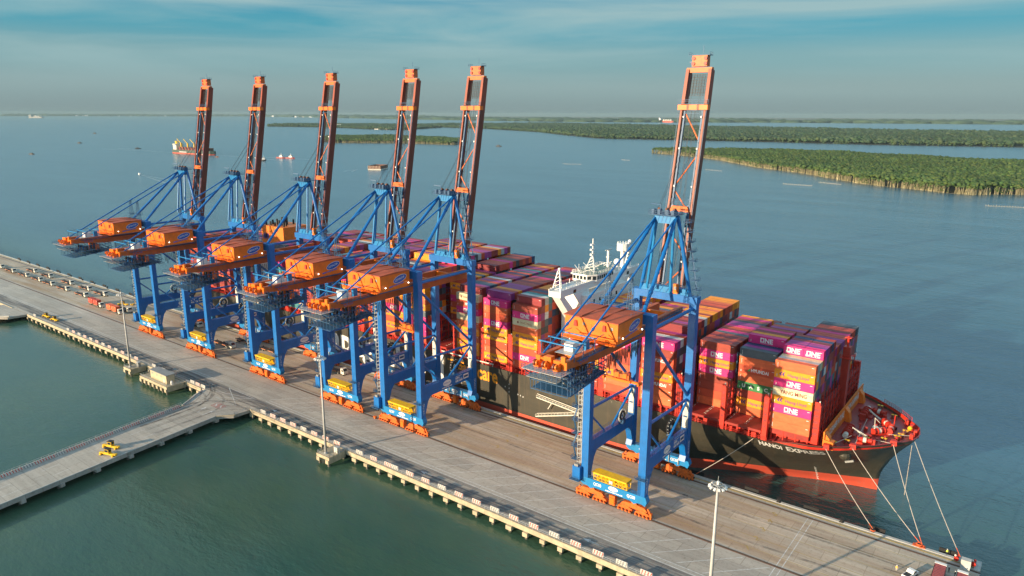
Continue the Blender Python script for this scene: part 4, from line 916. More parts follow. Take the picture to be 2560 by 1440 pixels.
for k in range(22):
    x=vr.uniform(-46,-30); y=CY+vr.uniform(-.72,.72)*max(2,half(x,17.75)); hgt=vr.uniform(.7,1.7); b=MB(); m_=vr.choice(['ship_red','ship_red','darkred','black'])
    if k%2: b.tube((x,y,17.75),(x,y,17.75+hgt),.22,m_,8); b.tube((x,y,17.75+hgt),(x,y,18.0+hgt),.5,m_,9)
    else: b.box(x-.5,x+.5,y-.4,y+.4,17.75,17.75+hgt,m_); b.box(x-.56,x+.56,y-.46,y+.46,17.75+hgt,17.82+hgt,'darkred')
    b.build('deck_vent' if k%2 else 'deck_locker',ship)
# bridge house
b=MB().mat('ship_white'); b.box(-152.4,-140.8,CY-16.5,CY+16.5,17.02,50.0); b.box(-152.4,-140.8,CY-30.6,CY-16.5,17.02,22.2); b.box(-152.4,-140.8,CY+16.5,CY+30.6,17.02,22.2)
bh=b.build('bridge_house',ship)
f=MB().mat('ship_white')   # forward bridge front: wing girder with its raking struts
xf=-140.75
f.box(-149.0,-143.6,CY-30.8,CY+30.8,51.6,53.6); f.box(-143.9,-143.5,CY-30.8,CY+30.8,53.6,54.4); f.box(-149.1,-148.8,CY-30.8,CY+30.8,53.6,54.4)
for s in (-1,1):
    e=CY+s*30.6; f.prism([(e,51.6),(e-s*3.2,51.6),(CY+s*16.5,41.0),(CY+s*16.5,37.0),(CY+s*19,38.6)] if s<0 else [(e,51.6),(CY+s*19,38.6),(CY+s*16.5,37.0),(CY+s*16.5,41.0),(e-s*3.2,51.6)],'x',-147.6,-144.2)
    f.prism([(CY+s*22,51.58),(CY+s*16.5,51.58),(CY+s*16.5,45.5)],'x',-143.6,-143.2)
    f.box(-147,-143.3,min(CY+s*11,CY+s*16.6),max(CY+s*11,CY+s*16.6),40,51.6)
f.build('wing_girder',bh)
for y in np.arange(CY-11,CY+11.5,4.4):
    for z in (30.5,34.5,38.5,42.5,46.3): MB().box(-140.85,-140.72,y-.6,y+.6,z,z+1.5,'glass').build('window',bh)
for y in (CY-21,CY+21,CY+14): MB().box(-143.62,-143.5,y-.9,y+.9,51.9,53.2,'glass').build('window',bh)
wh=MB().mat('ship_white'); 
hexp=[(-152,CY-9.5),(-145.5,CY-9.5),(-142.5,CY-6.5),(-142.5,CY+6.5),(-145.5,CY+9.5),(-152,CY+9.5)]
wh.prism(hexp,'z',53.6,56.4); wh.prism([(x+(.5 if x>-150 else -.5),CY+(y-CY)*1.08) for x,y in hexp],'z',56.4,56.8); wh.prism([(x+(.4 if x>-150 else -.4),CY+(y-CY)*1.06) for x,y in hexp],'z',56.8,56.86,'deck_green')
wh.rail([(x+.3,CY+(y-CY)*1.06,56.85) for x,y in hexp]+[(-152,CY-10,56.85)],1.2,1.2,.1); who=wh.build('wheelhouse',bh)
for p,q in zip(hexp[:-1],hexp[1:]):
    p=Vector((*p,0));q=Vector((*q,0)); L=(q-p).length; n=max(2,int(L/1.5)); nrm=Vector(((q-p).y,-(q-p).x,0)).normalized()*.06
    for k in range(n):
        a=p+(q-p)*((k+.14)/n)+nrm; c=p+(q-p)*((k+.86)/n)+nrm
        w=MB(); w.add([(a.x,a.y,54.5),(c.x,c.y,54.5),(c.x,c.y,55.9),(a.x,a.y,55.9)],[(0,1,2,3)],'glass'); w.build('window',who,fix=False)
m=MB().mat('ship_white')
def latt(x,y,z0,z1,w):
    for dx,dy in ((-w,-w),(w,-w),(0,w)): m.bar((x+dx,y+dy,z0),(x+dx*.2,y+dy*.2,z1),.32)
    for k in range(5): z=z0+(z1-z0)*k/5; q=1-.8*k/5; m.bar((x-w*q,y-w*q,z),(x+w*q,y-w*q,z+1.2),.2); m.bar((x+w*q,y-w*q,z),(x,y+w*q,z+.4),.2)
latt(-147.5,CY-2,56.8,62.5,2.2); m.tube((-147.5,CY-2,62),(-147.5,CY-2,70),.4,None,8,.22)
for z in (63.5,65.5,67.5): m.bar((-147.5,CY-3.4,z),(-147.5,CY-.6,z),.25); m.box(-147.9,-147.1,CY-3.6,CY-3,z-.2,z+.5)
m.build('main_mast',bh)
m=MB().mat('ship_white'); m.tube((-146,CY+8,56.8),(-146,CY+8,64),.55,None,8); m.bar((-146,CY+5.6,64.2),(-146,CY+10.4,64.2),.35,.3,'lightgrey'); m.box(-146.6,-145.4,CY+7.3,CY+8.7,61,61.3); m.build('radar_mast',bh)
m=MB().mat('ship_white'); m.ball((-147,CY+17.5,57.4),1.5,None,12,8); m.tube((-147,CY+17.5,53.6),(-147,CY+17.5,56.2),.5); m.build('satellite_dome',bh,smooth=True)
m=MB().mat('ship_white'); m.tube((-148,CY+24,53.6),(-148,CY+24,62.0),1.0,None,10); m.tube((-148,CY+24,61.4),(-148,CY+24,64.4),2.5,None,14); 
for k in range(12): t=2*math.pi*k/12; m.box(-148+2.45*math.cos(t)-.1,-148+2.45*math.cos(t)+.1,CY+24+2.45*math.sin(t)-.1,CY+24+2.45*math.sin(t)+.1,61.2,65)
m.build('exhaust_post',bh)
m=MB().mat('ship_white'); latt(-147.2,CY-26.5,53.6,61,1.8); m.ball((-147.2,CY-26.5,61.6),.6,None,8,5); m.tube((-147.2,CY-26.5,61),(-147.2,CY-26.5,62),.3); latt(-147.5,CY+29,53.6,60.5,1.5); m.ball((-147.5,CY+29,64.6),.9,None,8,5); m.tube((-147.5,CY+29,60),(-147.5,CY+29,64),.3); m.build('wing_mast',bh)
m=MB().mat('ship_white'); r=random.Random(5)
for k in range(26):
    y=CY+r.uniform(-30,30); x=r.choice([-148.6,-144.2]); m.bar((x,y,53.6),(x,y,54.6+r.random()*1.6),.16)
for k in range(10): m.tube((-151+r.random()*8,CY-9+r.random()*18,56.9),(-151+r.random()*8*0-0,CY-9+k*1.9,58.5+r.random()*3),.08) if False else m.bar((-151.5+r.random()*8,CY-9+k*1.9,56.9),(-151.5+r.random()*8*0+k*.8,CY-9+k*1.9,58+r.random()*2.5),.13)
m.rail([(-143.7,CY-30.6,54.4),(-143.7,CY+30.6,54.4)],.7,1.8,.09); m.build('bridge_fittings',bh)
# funnel
f=MB().mat('bw_orange'); f.box(-371,-345,CY-11,CY+11,17.02,44,'ship_white'); f.prism([(-367.5,CY-8.5),(-346.5,CY-8.5),(-346.5,CY+8.5),(-367.5,CY+8.5)],'z',44,55.6,'yellow' if False else 'bw_orange')
fo=f.build('funnel',ship)
e=MB(); 
for z0,x0 in ((47.2,-366),(47.2,-364)):
    for k in range(3): e.add([(x0+k*1.0,CY-8.56,z0),(x0+1.6+k*1.0,CY-8.56,z0+2.4),(x0+1.6+k*1.0,CY-8.56,z0+4.6),(x0+k*1.0,CY-8.56,z0+2.2)],[(0,1,2,3)],'ct_navy')
e.build('emblem',fo,fix=False)
r=random.Random(9)
for x,y in [(-366+k*2.1,CY-6+3*(k%2)) for k in range(9)]+[(-349,CY+5),(-352,CY+6),(-356,CY+5.5)]: MB().tube((x,y,55.6),(x,y,57.6+r.random()*1.8),.55,'black',8).build('exhaust_pipe',fo)
MB().tube((-357.5,CY+.5,55.6),(-357.5,CY+.5,60),1.9,'black',14).build('exhaust_pipe',fo)
b=MB().mat('ship_red'); b.box(-431,-424,CY-29,CY+29,17.0,17.6); b.build('aft_deck',ship)
# accommodation ladder on the hull side
g=MB().mat('offwhite'); 
def gang(p,q,w):
    p=Vector(p);q=Vector(q); g.bar(p,q,w,.35); 
    for s in (-1,1): g.bar(p+Vector((0,s*w/2,1.0)),q+Vector((0,s*w/2,1.0)),.12); 
    for k in range(14): c=p.lerp(q,k/13); g.bar(c+Vector((0,-w/2,0)),c+Vector((0,-w/2,1.0)),.1)
gang((-153,37.2,10.2),(-133.2,37.2,8.6),1.1); gang((-133.5,36.9,8.0),(-153.2,36.9,2.2),1.0); g.bar((-153,37.25,11.6),(-133.5,37.25,9.9),.25); g.bar((-146,37.1,9.4),(-147.5,36.7,6.8),.3); g.build('accommodation_ladder',ship)
# ------------------------------------------------------------------ containers
CW,CHT=2.44,2.84
def cbody(L,mat,simple=False):
    b=MB().mat(mat)
    if simple: b.box(0,L,0,CW,0,CHT); return b
    r=.045
    b.box(.06,L-.06,r,CW-r,.06,CHT-r)
    for x in (0,L-.16):
        for y in (0,CW-.16): b.box(x,x+.16,y,y+.16,0,CHT)
    for y in (0,CW-.1): b.box(.16,L-.16,y,y+.1,0,.18); b.box(.16,L-.16,y,y+.1,CHT-.14,CHT)
    for x in (0,L-.1): b.box(x,x+.1,.16,CW-.16,0,.18); b.box(x,x+.1,.16,CW-.16,CHT-.14,CHT)
    for k in (.42,.95,1.49,2.02): b.box(L-.02,L+.03,k-.03,k+.03,.1,CHT-.1)   # door bars at the bow end
    return b
def letter(b,kind,L):
    Y=-.012; du=(1,0,0);dv=(0,0,1); c=L/2
    if kind=='ONE':
        s=1.55; x=c-2.1; z=.72
        for q in ((x,x+1.3,z,z+.3),(x,x+1.3,z+s-.3,z+s),(x,x+.32,z+.3,z+s-.3),(x+.98,x+1.3,z+.3,z+s-.3)): b.add([(q[0],Y,q[2]),(q[1],Y,q[2]),(q[1],Y,q[3]),(q[0],Y,q[3])],[(0,1,2,3)],'ct_white')
        put_text(b,'NE',(x+1.5,Y,z),du,dv,s,'ct_white',width=2.7,bold=.03)
        b.add([(x,Y,.44),(x+4.2,Y,.44),(x+4.2,Y,.54),(x,Y,.54)],[(0,1,2,3)],'ct_white')
    elif kind=='HL':
        put_text(b,'Hapag-Lloyd',(4.1,Y,.95),du,dv,.95,'ct_navy',width=6.4,bold=.01)
        for k in range(2):
            x=1.5+k*.8; b.add([(x,Y,1.35),(x+.65,Y,2.1),(x+1.0,Y,2.1),(x+.6,Y,1.5)],[(0,1,2,3)],'ct_navy'); b.add([(x,Y,1.35),(x+.6,Y,1.5),(x+.85,Y,.8),(x+.55,Y,.8)],[(0,1,2,3)],'ct_navy')
    elif kind=='YM': put_text(b,'YANG MING',(2.2,Y,.75),du,dv,1.3,'ct_darkred',width=8.2,bold=.015)
    elif kind=='YM2': put_text(b,'YANG MING',(3.6,Y,.95),du,dv,.85,'ct_darkred',width=5.8); ellipse(b,(2.7,Y,1.35),du,dv,.4,.5,'ct_darkred',8)
    elif kind=='HY': put_text(b,'HYUNDAI',(4.2,Y,.9),du,dv,1.1,'ct_white',width=5.8,bold=.03); b.add([(2.9,Y,.9),(3.7,Y,1.9),(3.9,Y,.9)],[(0,1,2)],'ct_green')
    elif kind=='HMM': put_text(b,'HMM',(4.8,Y,.9),du,dv,1.1,'ct_white',width=2.6,bold=.04)
    elif kind=='UASC':
        for k,ch in enumerate('UASC'): put_text(b,ch,(2.1+k*2.5,Y,.8),du,dv,1.2,'ct_white',bold=.03,center=True)
    if kind:
        for z in (.5,.75,1.0): b.add([(.7,Y,z),(.95,Y,z),(.95,Y,z+.16),(.7,Y,z+.16)],[(0,1,2,3)],'ct_white')
    else:
        for k in range(5): b.add([(.75,Y,.7+k*.3),(.9,Y,.7+k*.3),(.9,Y,.88+k*.3),(.75,Y,.88+k*.3)],[(0,1,2,3)],'ct_white')
    b.add([(L-1.2,Y,2.2),(L-.5,Y,2.2),(L-.5,Y,2.36),(L-1.2,Y,2.36)],[(0,1,2,3)],'ct_white')
MESH={}
def cmesh(kind,L):
    k=(kind,L)
    if k not in MESH:
        b=cbody(L,'container_paint'); letter(b,kind,L); o=b.build('container',fix=False); MESH[k]=o.data; bpy.data.objects.remove(o)
    return MESH[k]
PAL={'brown':(.34,.044,.024),'rust':(.60,.072,.024),'peach':(.74,.135,.042),'maroon':(.27,.022,.03),'grey':(.10,.13,.16),'dark blue':(.02,.05,.13),'magenta':(.74,.02,.20),'purple':(.34,.04,.22),
 'orange':(.92,.30,.004),'cream':(.76,.66,.42),'white':(.62,.64,.63),'pale grey':(.42,.45,.46),'teal':(.05,.24,.25),'green':(.03,.20,.06),'red':(.50,.055,.03),'charcoal':(.05,.05,.06)}
SPEC={'ONE':('magenta','ONE'),'HL':('orange','HL'),'YM':('cream','YM'),'YM2':('cream','YM2'),'HY':('rust','HY'),'HMM':('rust','HMM'),'UASC':('green','UASC')}
WRIT={'ONE':' with white lettering','HL':' with purple lettering','YM':' with red lettering','YM2':' with red lettering','HY':' with white lettering','HMM':' with white lettering','UASC':' with white lettering',None:''}
NEAR={'A':'peach HL ONE YM HL ONE peach peach','B':'grey peach HY peach UASC brown HL peach','C':'brown ONE HL ONE brown brown rust peach','D':'ONE brown HY rust HL HY peach peach',
 'E':'rust ONE rust brown peach HL peach rust','W':'HL rust ONE peach HL green rust brown','F':'brown ONE YM2 peach HL HL rust ONE rust','G':'ONE peach rust ONE HL HL rust peach HL','H':'YM2 HMM ONE cream peach HL peach HL HL',
 'I':'rust HL peach ONE rust HL brown peach rust','J':'HL HL peach HL grey ONE ONE ONE rust','K':'ONE rust HL peach ONE HL rust HL peach','L':'HL peach YM2 rust ONE brown peach HL rust','M':'peach ONE HL HL rust peach ONE peach rust'}
r=random.Random(11)
TOPS=['brown']*8+['maroon']*7+['rust']*6+['purple']*8+['grey']*2+['charcoal']*2+['red']*2+['orange']*2+['magenta']*2+['magenta','dark blue','dark blue','pale grey','orange','teal','white']
def tiers(c,j):
    if c=='A': return 0 if j<1 or j>22 else (8 if j<4 else 9 if j<10 else 8)
    if c=='B': return 0 if j<4 else 8 if j<7 else 9 if j<12 else 8 if j<19 else 7
    if c=='C': return 0 if j<4 else 8 if j<20 else 7
    if c=='D': return 8 if j<5 else 9 if j<19 else 9
    if c=='E': return 8 if j<2 else 9 if j<14 else 8
    if c=='W': return 8 if j<2 else 9
    if c in 'FGH': return 9 if j<1 else 10
    if c=='I': return 0 if j<5 else 10 if j<12 else 11
    if c in 'JKL': return 9 if j<1 else 11 if j<8 else 12
    if c in 'MNOPQ': return 9 if j<1 else (10 if c in 'NP' else 11) if j<14 else 11
    return 8 if j<3 else 9
EXPO=[]
for c in ORDER:
    x,zb=BAYS[c]; front=ORDER[ORDER.index(c)-1] if c!='A' else None
    for j in range(24):
        n=tiers(c,j)
        for t in range(n):
            y=ROW0+j*RP; z=zb+t*TP
            nb=tiers(c,j-1) if j else 0
            fx=tiers(front,j) if front else 0
            gap=9 if front is None else BAYS[front][0]-(x+CL)
            sd=t>=nb; tp=t==n-1; ed=(t>=fx) or (gap>5)
            bk_n=tiers(ORDER[ORDER.index(c)+1],j) if c!='U' else 0
            if not (sd or tp or ed or j==23 or t>=bk_n): continue
            # how large it shows: faces turned to the camera over squared distance
            P=Vector((x+6,y+1.2,z+1.4)); v=CAM-P; d=v.length; v/=d
            a=(CL*CHT*max(0,-v.y) if sd else 0)+(CL*CW*max(0,v.z) if tp else 0)+(CW*CHT*max(0,v.x) if ed else 0)
            if j>0 and sd and nb==0 and c in 'BCI': a*=1
            EXPO.append((a/d**2,c,j,t,n,(x,y,z)))
EXPO.sort(key=lambda e:-e[0])
BAYN={'A':'front bay at the bow','B':'second bay from the bow','C':'third bay from the bow','D':'fourth bay from the bow','E':'fifth bay from the bow','W':'bay ahead of bridge'}
for k,c in enumerate(AFT): BAYN[c]=f'{ORD[k+1]} bay behind the bridge'
for k,c in enumerate('RSTU'): BAYN[c]=f'{ORD[k+1]} bay behind the funnel'
ROWN=lambda j:'quayside row' if j==0 else 'farthest row' if j==23 else f'{ORD[j+1]} row'
many=MB(); manyc=[]
keep=0; box_of={}
def pick(c,j,t,n):
    first=(c!='A' and j==0) or (c=='A' and j==1) or (c in 'BC' and j==4) or (c=='I' and j==5)
    if first and c in NEAR:
        L=NEAR[c].split(); k=n-1-t
        if k<len(L):
            s=L[k]; return SPEC[s] if s in SPEC else (s,None)
    if c=='B' and j==7 and t==8: return ('magenta','ONE')
    if c=='A' and j==2 and t==7: return ('pale grey',None)
    if c=='A' and j==3 and t==7: return ('cream',None)
    if c in 'DW' and t==n-1 and j>10: return (r.choice(['orange','peach','rust','orange','brown']),None)
    if c=='A' and j in (4,5) and t==8: return ('magenta' if j==4 else 'purple','ONE' if j==4 else None)
    if t==n-1: return (r.choice(TOPS),None)
    first=(c!='A' and j==0) or (c=='A' and j==1) or (c in 'BC' and j==4) or (c=='I' and j==5)
    col=r.choice(TOPS+['rust','peach','red','orange','orange','brown','magenta','cream','peach']) if first else r.choice(['brown']*6+['maroon']*6+['rust']*4+['charcoal']*5+['purple']*4+['dark blue']*2+['grey']*2+['white','pale grey','orange','teal','red'])
    return (col,'ONE' if col=='magenta' and r.random()<.7 else 'HL' if col=='orange' and r.random()<.7 else None)
cnt=0
for a,c,j,t,n,(x,y,z) in EXPO:
    col,kind=pick(c,j,t,n); rgb=PAL[col]; f=r.uniform(.85,1.15); rgb=tuple(min(1,v*f) for v in rgb)
    half20=(c=='A' and 4<=j<=10 and t==n-1) or (j>7 and r.random()<.06)
    if col=='magenta' and j==4 and c=='A': half20=True
    if cnt<296:
        parts=[(0,CL)] if not half20 else [(0,6.06),(6.13,6.06)]
        for q,(dx,L) in enumerate(parts):
            if cnt>=300: break
            kk=kind if (L>7 or kind=='ONE' or kind is None) else None
            o=bpy.data.objects.new('container',cmesh(kk,L)); COL.objects.link(o); o.location=(x+dx,y,z)
            rg=rgb if q==0 else tuple(min(1,v*r.uniform(.7,1.25)) for v in rgb); o.color=(*rg,1); cnt+=1
            k=n-1-t; lv='on top' if k==0 else f'{ORD[k+1]} from the top'
            hf='' if L>7 else ('short after ' if q==0 else 'short forward ')
            tag(o,f"{hf}{col} container{WRIT[kk] if not hf else ''}, {lv}, {ROWN(j)}, {BAYN[c]}",'container','containers stacked on the ship')
    else:
        many.box(x,x+CL,y,y+CW,z,z+CHT,'container_paint_many'); manyc.extend([rgb]*6)
o=many.build('stacked_containers',fix=False); tag(o,'remaining containers farther aft and inside the stacks on the ship','containers',kind='stuff')
ca=o.data.color_attributes.new('paint','FLOAT_COLOR','CORNER')
ca.data.foreach_set('color',[v for cc in manyc for _ in range(4) for v in (*cc,1.0)])
# ------------------------------------------------------------------ port trucks
paint('truck_orange',(.62,.22,.10),.6,.3,1)
paint('trailer',(.045,.03,.025),.6,.3,1)
def make_truck():
    t=empty('port_truck')
    b=MB().mat('trailer'); b.box(-13.4,1.0,-.45,-.25,.95,1.3); b.box(-13.4,1.0,.25,.45,.95,1.3)
    b.box(-13.3,-8.6,-1.15,1.15,1.28,1.36); b.box(-5.6,.9,-1.15,1.15,1.28,1.36)
    for x in (-13.3,-10.2,-7.0,-4.0,-1.0,.8): b.box(x,x+.3,-1.22,1.22,1.1,1.35)
    for x in (-13.2,-6.9,-6.2,.6):
        for y in (-1.2,1.0): b.box(x,x+.35,y,y+.2,1.3,1.75)
    for s in (-1,1):
        y=s*1.2; b.box(-12.6,-8.2,min(y,y+s*.05),max(y,y+s*.05),.9,1.2,'truck_orange'); b.box(-6.0,-1.6,min(y,y+s*.05),max(y,y+s*.05),.9,1.2,'truck_orange')
    ch=b.build('chassis',t)
    for x in (-12,-10.6,-1.4,-.2,3.2):
        w=MB()
        for s in (-1,1): w.tube((x,s*1.2,.52),(x,s*.65,.52),.52,'rubber',12); w.tube((x,s*1.22,.52),(x,s*1.19,.52),.22,'lightgrey',8)
        w.build('wheel',t)
    c=MB().mat('offwhite'); c.prism([(1.9,.75),(1.9,3.3),(3.4,3.3),(4.15,2.1),(4.25,.75)],'y',-1.25,1.25) ; c.box(-1.9,2.2,-.9,.9,.8,1.15,'black'); c.box(1.7,2.18,.55,.95,1.2,3.1,'black'); co=c.build('cab',t)
    g=MB(); g.add([(3.5,-1.0,3.2),(3.5,1.0,3.2),(4.14,1.0,2.16),(4.14,-1.0,2.16)],[(0,1,2,3)],'glass')
    for s in (-1,1): g.add([(2.5,s*1.265,1.95),(3.95,s*1.265,1.95),(3.5,s*1.265,2.8),(2.5,s*1.265,2.8)],[(0,1,2,3)],'glass')
    g.build('window',co,fix=False)
    return t
tr0=make_truck(); tn=0
def truck(x,y,label,rz=0.0):
    global tn
    o=tr0 if tn==0 else copy_tree(tr0); tn+=1; o.location=(x,y,0.02); o.rotation_euler=(0,0,rz); tag(o,label,'truck','port trucks with flat trailers on the quay'); return o
FR=[(-652,13.6),(-627,13.2),(-602,13.6),(-579,14.0),(-557.5,13.8),(-533,13.8),(-505,14.0)]
for i,(x,y) in enumerate(FR): truck(x,y,f"white truck with empty trailer, {ORD[i+1]} from the left frame edge in the front parked row")
BK=[(-614,23.2),(-586,23.2),(-550.5,23.4),(-522,23.4),(-498,23.2)]
for i,(x,y) in enumerate(BK): truck(x,y,f"white truck with empty trailer, {ORD[i+1]} from the left in the rear parked row")
truck(-470,8.6,'white truck carrying two red short containers, left of the distant light mast')
truck(-445,8.6,'white truck carrying two rust short containers, just left of the distant light mast')
truck(-444.5,13.8,'white truck with empty trailer partly hidden behind the loaded truck')
truck(-333,13.6,'white truck with empty trailer between the second and third cranes')
truck(-381,23.2,'white truck stopped beneath the second crane from the left')
truck(-327,23.0,'dark trailer and truck behind the leg of the third crane'); truck(-304,22.3,'truck with orange sided trailer beneath the third crane')
truck(-257,24.0,'empty dark trailer and truck under the fourth crane, behind the middle mast')
for tx,cc in ((-470,'red'),(-445,'peach')):
    for dx in (-13.1,-6.4):
        o=bpy.data.objects.new('container',cmesh(None,6.06)); COL.objects.link(o); o.location=(tx+dx,8.6-1.22,1.4); o.color=(*PAL[cc],1)
        tag(o,f"short {'red' if cc=='red' else 'rust'} container at the {'rear' if dx<-10 else 'front'} of the loaded truck trailer {'farther from' if cc=='red' else 'beside'} the distant mast",'container')
# ------------------------------------------------------------------ light masts on their platforms
def platform(x,y,w,d,label):
    q=MB(); q.box(x-w/2,x+w/2,y-d/2,y+d/2,-1.0,0.15,'concrete_edge'); n=max(2,int(w/3.2))
    for k in range(n): xx=x-w/2+1+(w-2)*k/(n-1); q.box(xx-.8,xx+.8,y-d/2-.3,y+d/2,-2.4,-1.0,'concrete_edge'); q.tube((xx,y-d/2+.6,-8),(xx,y-d/2+.6,-2.3),.5,'piles',8)
    q.mat('galv').rail([(x+w/2-.2,y+d/2,.15),(x+w/2-.2,y-d/2+.2,.15),(x-w/2+.2,y-d/2+.2,.15),(x-w/2+.2,y+d/2,.15)],1.0,1.4,.09)
    o=q.build('pile_platform'); tag(o,label,'platform')
platform(-195.9,-30.3,7.0,7.4,'small concrete platform on piles under the middle light mast')
platform(-342.6,-30.3,7.0,7.4,'small concrete platform on piles under the distant light mast')
platform(-52.6,-30.3,7.0,7.4,'small concrete platform on piles under the right light mast')
platform(-315.6,-31.0,24.5,8.2,'long concrete platform on piles carrying the beige substation')
def make_mast():
    t=empty('light_mast'); b=MB().mat('lightgrey'); b.tube((0,0,.15),(0,0,36.5),.48,None,10,.24); b.tube((0,0,.15),(0,0,.6),.75,'galv',10); b.bar((.5,.1,1),(.35,.1,35.5),.05,.05,'cable'); b.build('pole',t,smooth=True)
    b=MB().mat('galv'); b.ring((0,0,36.2),'z',1.5,.09,None,18); b.ring((0,0,36.6),'z',1.1,.08,None,14); b.tube((0,0,36.4),(0,0,37.3),.3,'white',8); b.bar((0,0,37.2),(0,0,38.6),.06)
    for k in range(8): a=2*math.pi*k/8; b.bar((0,0,36.4),(1.5*math.cos(a),1.5*math.sin(a),36.25),.1)
    hd=b.build('head_frame',t)
    for k in range(12):
        a=2*math.pi*k/12; f=MB().mat('white'); c=Vector((1.6*math.cos(a),1.6*math.sin(a),36.1)); d=Vector((math.cos(a),math.sin(a),-.5)); f.bar(c,c+d*.55,.5,.26); f.build('floodlight',hd)
    return t
m0=make_mast(); MASTS=[m0,copy_tree(m0),copy_tree(m0)]
for o,(x,y),l in zip(MASTS,((-196.3,-32.2),(-342.9,-32.2),(-53.0,-32.2)),('tall light mast in the middle, in front of the fourth crane','distant tall light mast at left, beside the loaded trucks','nearest light mast at right, its foot below the frame')):
    o.location=(x,y,0); tag(o,l,'light mast','tall light masts along the landward quay edge')
for x,l,m in ((-193.6,'pale control cabinet on the platform beside the middle light mast','offwhite'),(-340.4,'grey control cabinet on the platform beside the distant light mast','grey'),(-50.0,'pale control cabinet beside the right light mast','offwhite')):
    b=MB(); b.box(x-.9,x+.9,-30,-28.8,.15,2.3,m); b.box(x-1.0,x+1.0,-30.1,-28.7,2.3,2.45,'lightgrey'); b.box(x-.05,x+.05,-30.03,-30,.3,2.2,'black'); tag(b.build('control_cabinet'),l,'cabinet')
# substation
s=empty('substation',(-314,-31.2,.15)); tag(s,'beige flat roofed substation on its own platform beside the quay','building')
b=MB().mat('beige'); b.box(-7.2,7.2,-1.9,1.9,0,3.9)
for x in (-5.2,-1.2,2.8): b.box(x-.5,x+.5,-1.95,-1.9,2.4,3.2,'grey')
b.box(4.4,5.6,-1.96,-1.9,.05,2.3,'lightgrey'); b.build('wall',s); b=MB().mat('grey'); b.box(-7.5,7.5,-2.2,2.2,3.9,4.15); b.build('roof',s)
b=MB(); b.tube((0,0,0),(0,0,1.5),.55,'white',10); b.ball((0,0,1.5),.55,'white',10,6,.6); o=b.build('water_tank',loc=(-304.8,-31.8,.15)); tag(o,'small white tank beside the substation','tank')
# ------------------------------------------------------------------ fenders and bollards on the seaward face
f0=None
def fender(x,label):
    global f0
    if f0 is None:
        f0=empty('fender'); b=MB().mat('rubber'); b.box(-2.3,2.3,1.0,1.4,-3.3,.85); b.build('fender_panel',f0); b=MB().mat('rubber'); b.tube((0,0,-1.2),(0,1.0,-1.2),.8,None,10); b.build('fender_cone',f0); o=f0
    else: o=copy_tree(f0)
    o.location=(x,34.85,0); tag(o,label,'fender','black fender panels along the seaward quay face')
bol=None
def bollard(x,label):
    global bol
    if bol is None:
        b=MB().mat('black'); b.tube((0,0,.16),(0,0,.85),.45,None,10,.36); b.tube((0,0,.85),(0,-.12,1.3),.7,None,10,.6); b.box(-.6,.6,-.5,.5,.1,.2); bol=b.build('bollard'); o=bol
    else: o=bol.copy(); COL.objects.link(o)
    o.location=(x,33.9,0); tag(o,label,'bollard','black mooring bollards along the quay kerb')
for i,x in enumerate((-11.0,-29.3,-47.8,-66.4,-84.9)): fender(x,f"black fender panel below the quay edge, {ORD[i+1]} one from the right end")
for i,x in enumerate((-20.0,-38.5,-57.1,-75.6)):
    if i!=0: bollard(x,f"black bollard on the quay kerb, {ORD[i+1]} one from the right end")
for i in range(13): fender(-449-i*19.5,f"distant black fender panel beyond the ship's stern, {ORD[i+1]} one left of the farthest crane")
for i in range(12): bollard(-459-i*19.5,f"distant black bollard beyond the ship's stern, {ORD[i+1]} one left of the farthest crane")
# ------------------------------------------------------------------ mooring lines
def rope(p,q,label,sag=.8,end=True):
    p=Vector(p);q=Vector(q);b=MB().mat('rope'); n=14; P=[p.lerp(q,i/n)-Vector((0,0,sag*4*(i/n)*(1-i/n))) for i in range(n+1)]
    for i in range(n): b.tube(P[i],P[i+1],.10,'rope_end' if end and i>=n-1 else 'rope',6)
    tag(b.build('mooring_line'),label,'mooring line','pale mooring lines at the bow')
F1=side((-46.8,0,18.6),.4);F2=side((-40.3,0,18.6),.4);F3=side((-30.8,0,18.6),.4);F4=side((-26.2,0,18.4),.3)
rope(F1,(-30.0,34.0,1.0),'mooring line from the first bow fairlead to the nearer quay bollard')
rope(F2,(-18.0,34.6,1.0),'mooring line from the second bow fairlead to the orange bollard')
rope(F3,(-17.4,34.4,1.0),'mooring line from the third bow fairlead, meeting another at the orange bollard')
rope(F4,(-8.0,32.9,1.6),'rightmost mooring line from the bow tip to the red hook at the quay end')
rope((-26.4,62.6,17.6),(-27.4,70.8,WZ-.3),'slack line hanging from the bow tip into the water',.2,False)
rope(side((-68.3,0,16.6),.2),(-84.5,33.6,1.0),'mooring line from the forward hull to a bollard near the nearest crane',.5)
b=MB().mat('rope')
for p,q in (((-46.6,F1.y+.6,19),(-42.5,CY-14.2,19.2)),((-40.1,F2.y+.6,19),(-41.5,CY+3,19.2)),((-30.5,F3.y+.5,18.8),(-36,CY-12,18.8)),((-27.5,CY-1.8,18.8),(-33.5,CY-5,18.8))): b.tube(p,q,.1,'rope',5)
b.build('deck_rope',ship)
b=MB(); b.tube((-18,34.2,.15),(-18,34.2,.9),.4,'black',10); b.box(-19.6,-16.4,33.5,34.9,.14,.35,'rope_end'); b.ring((-18,34.2,.8),'z',.7,.22,'rope_end',14); b.ring((-17.5,34.0,.4),'z',.8,.2,'rope_end',14); tag(b.build('bollard'),'bollard wrapped in orange rope eyes, where two mooring lines meet','bollard')
b=MB(); b.tube((-30,33.9,.15),(-30,33.9,.8),.38,'black',10,.3); b.tube((-30,33.9,.8),(-30,33.9,1.1),.55,'black',10); b.ring((-30,33.9,.75),'z',.6,.18,'rope_end',12); tag(b.build('bollard'),'bollard with one orange rope eye, taking the leftmost bow line','bollard')
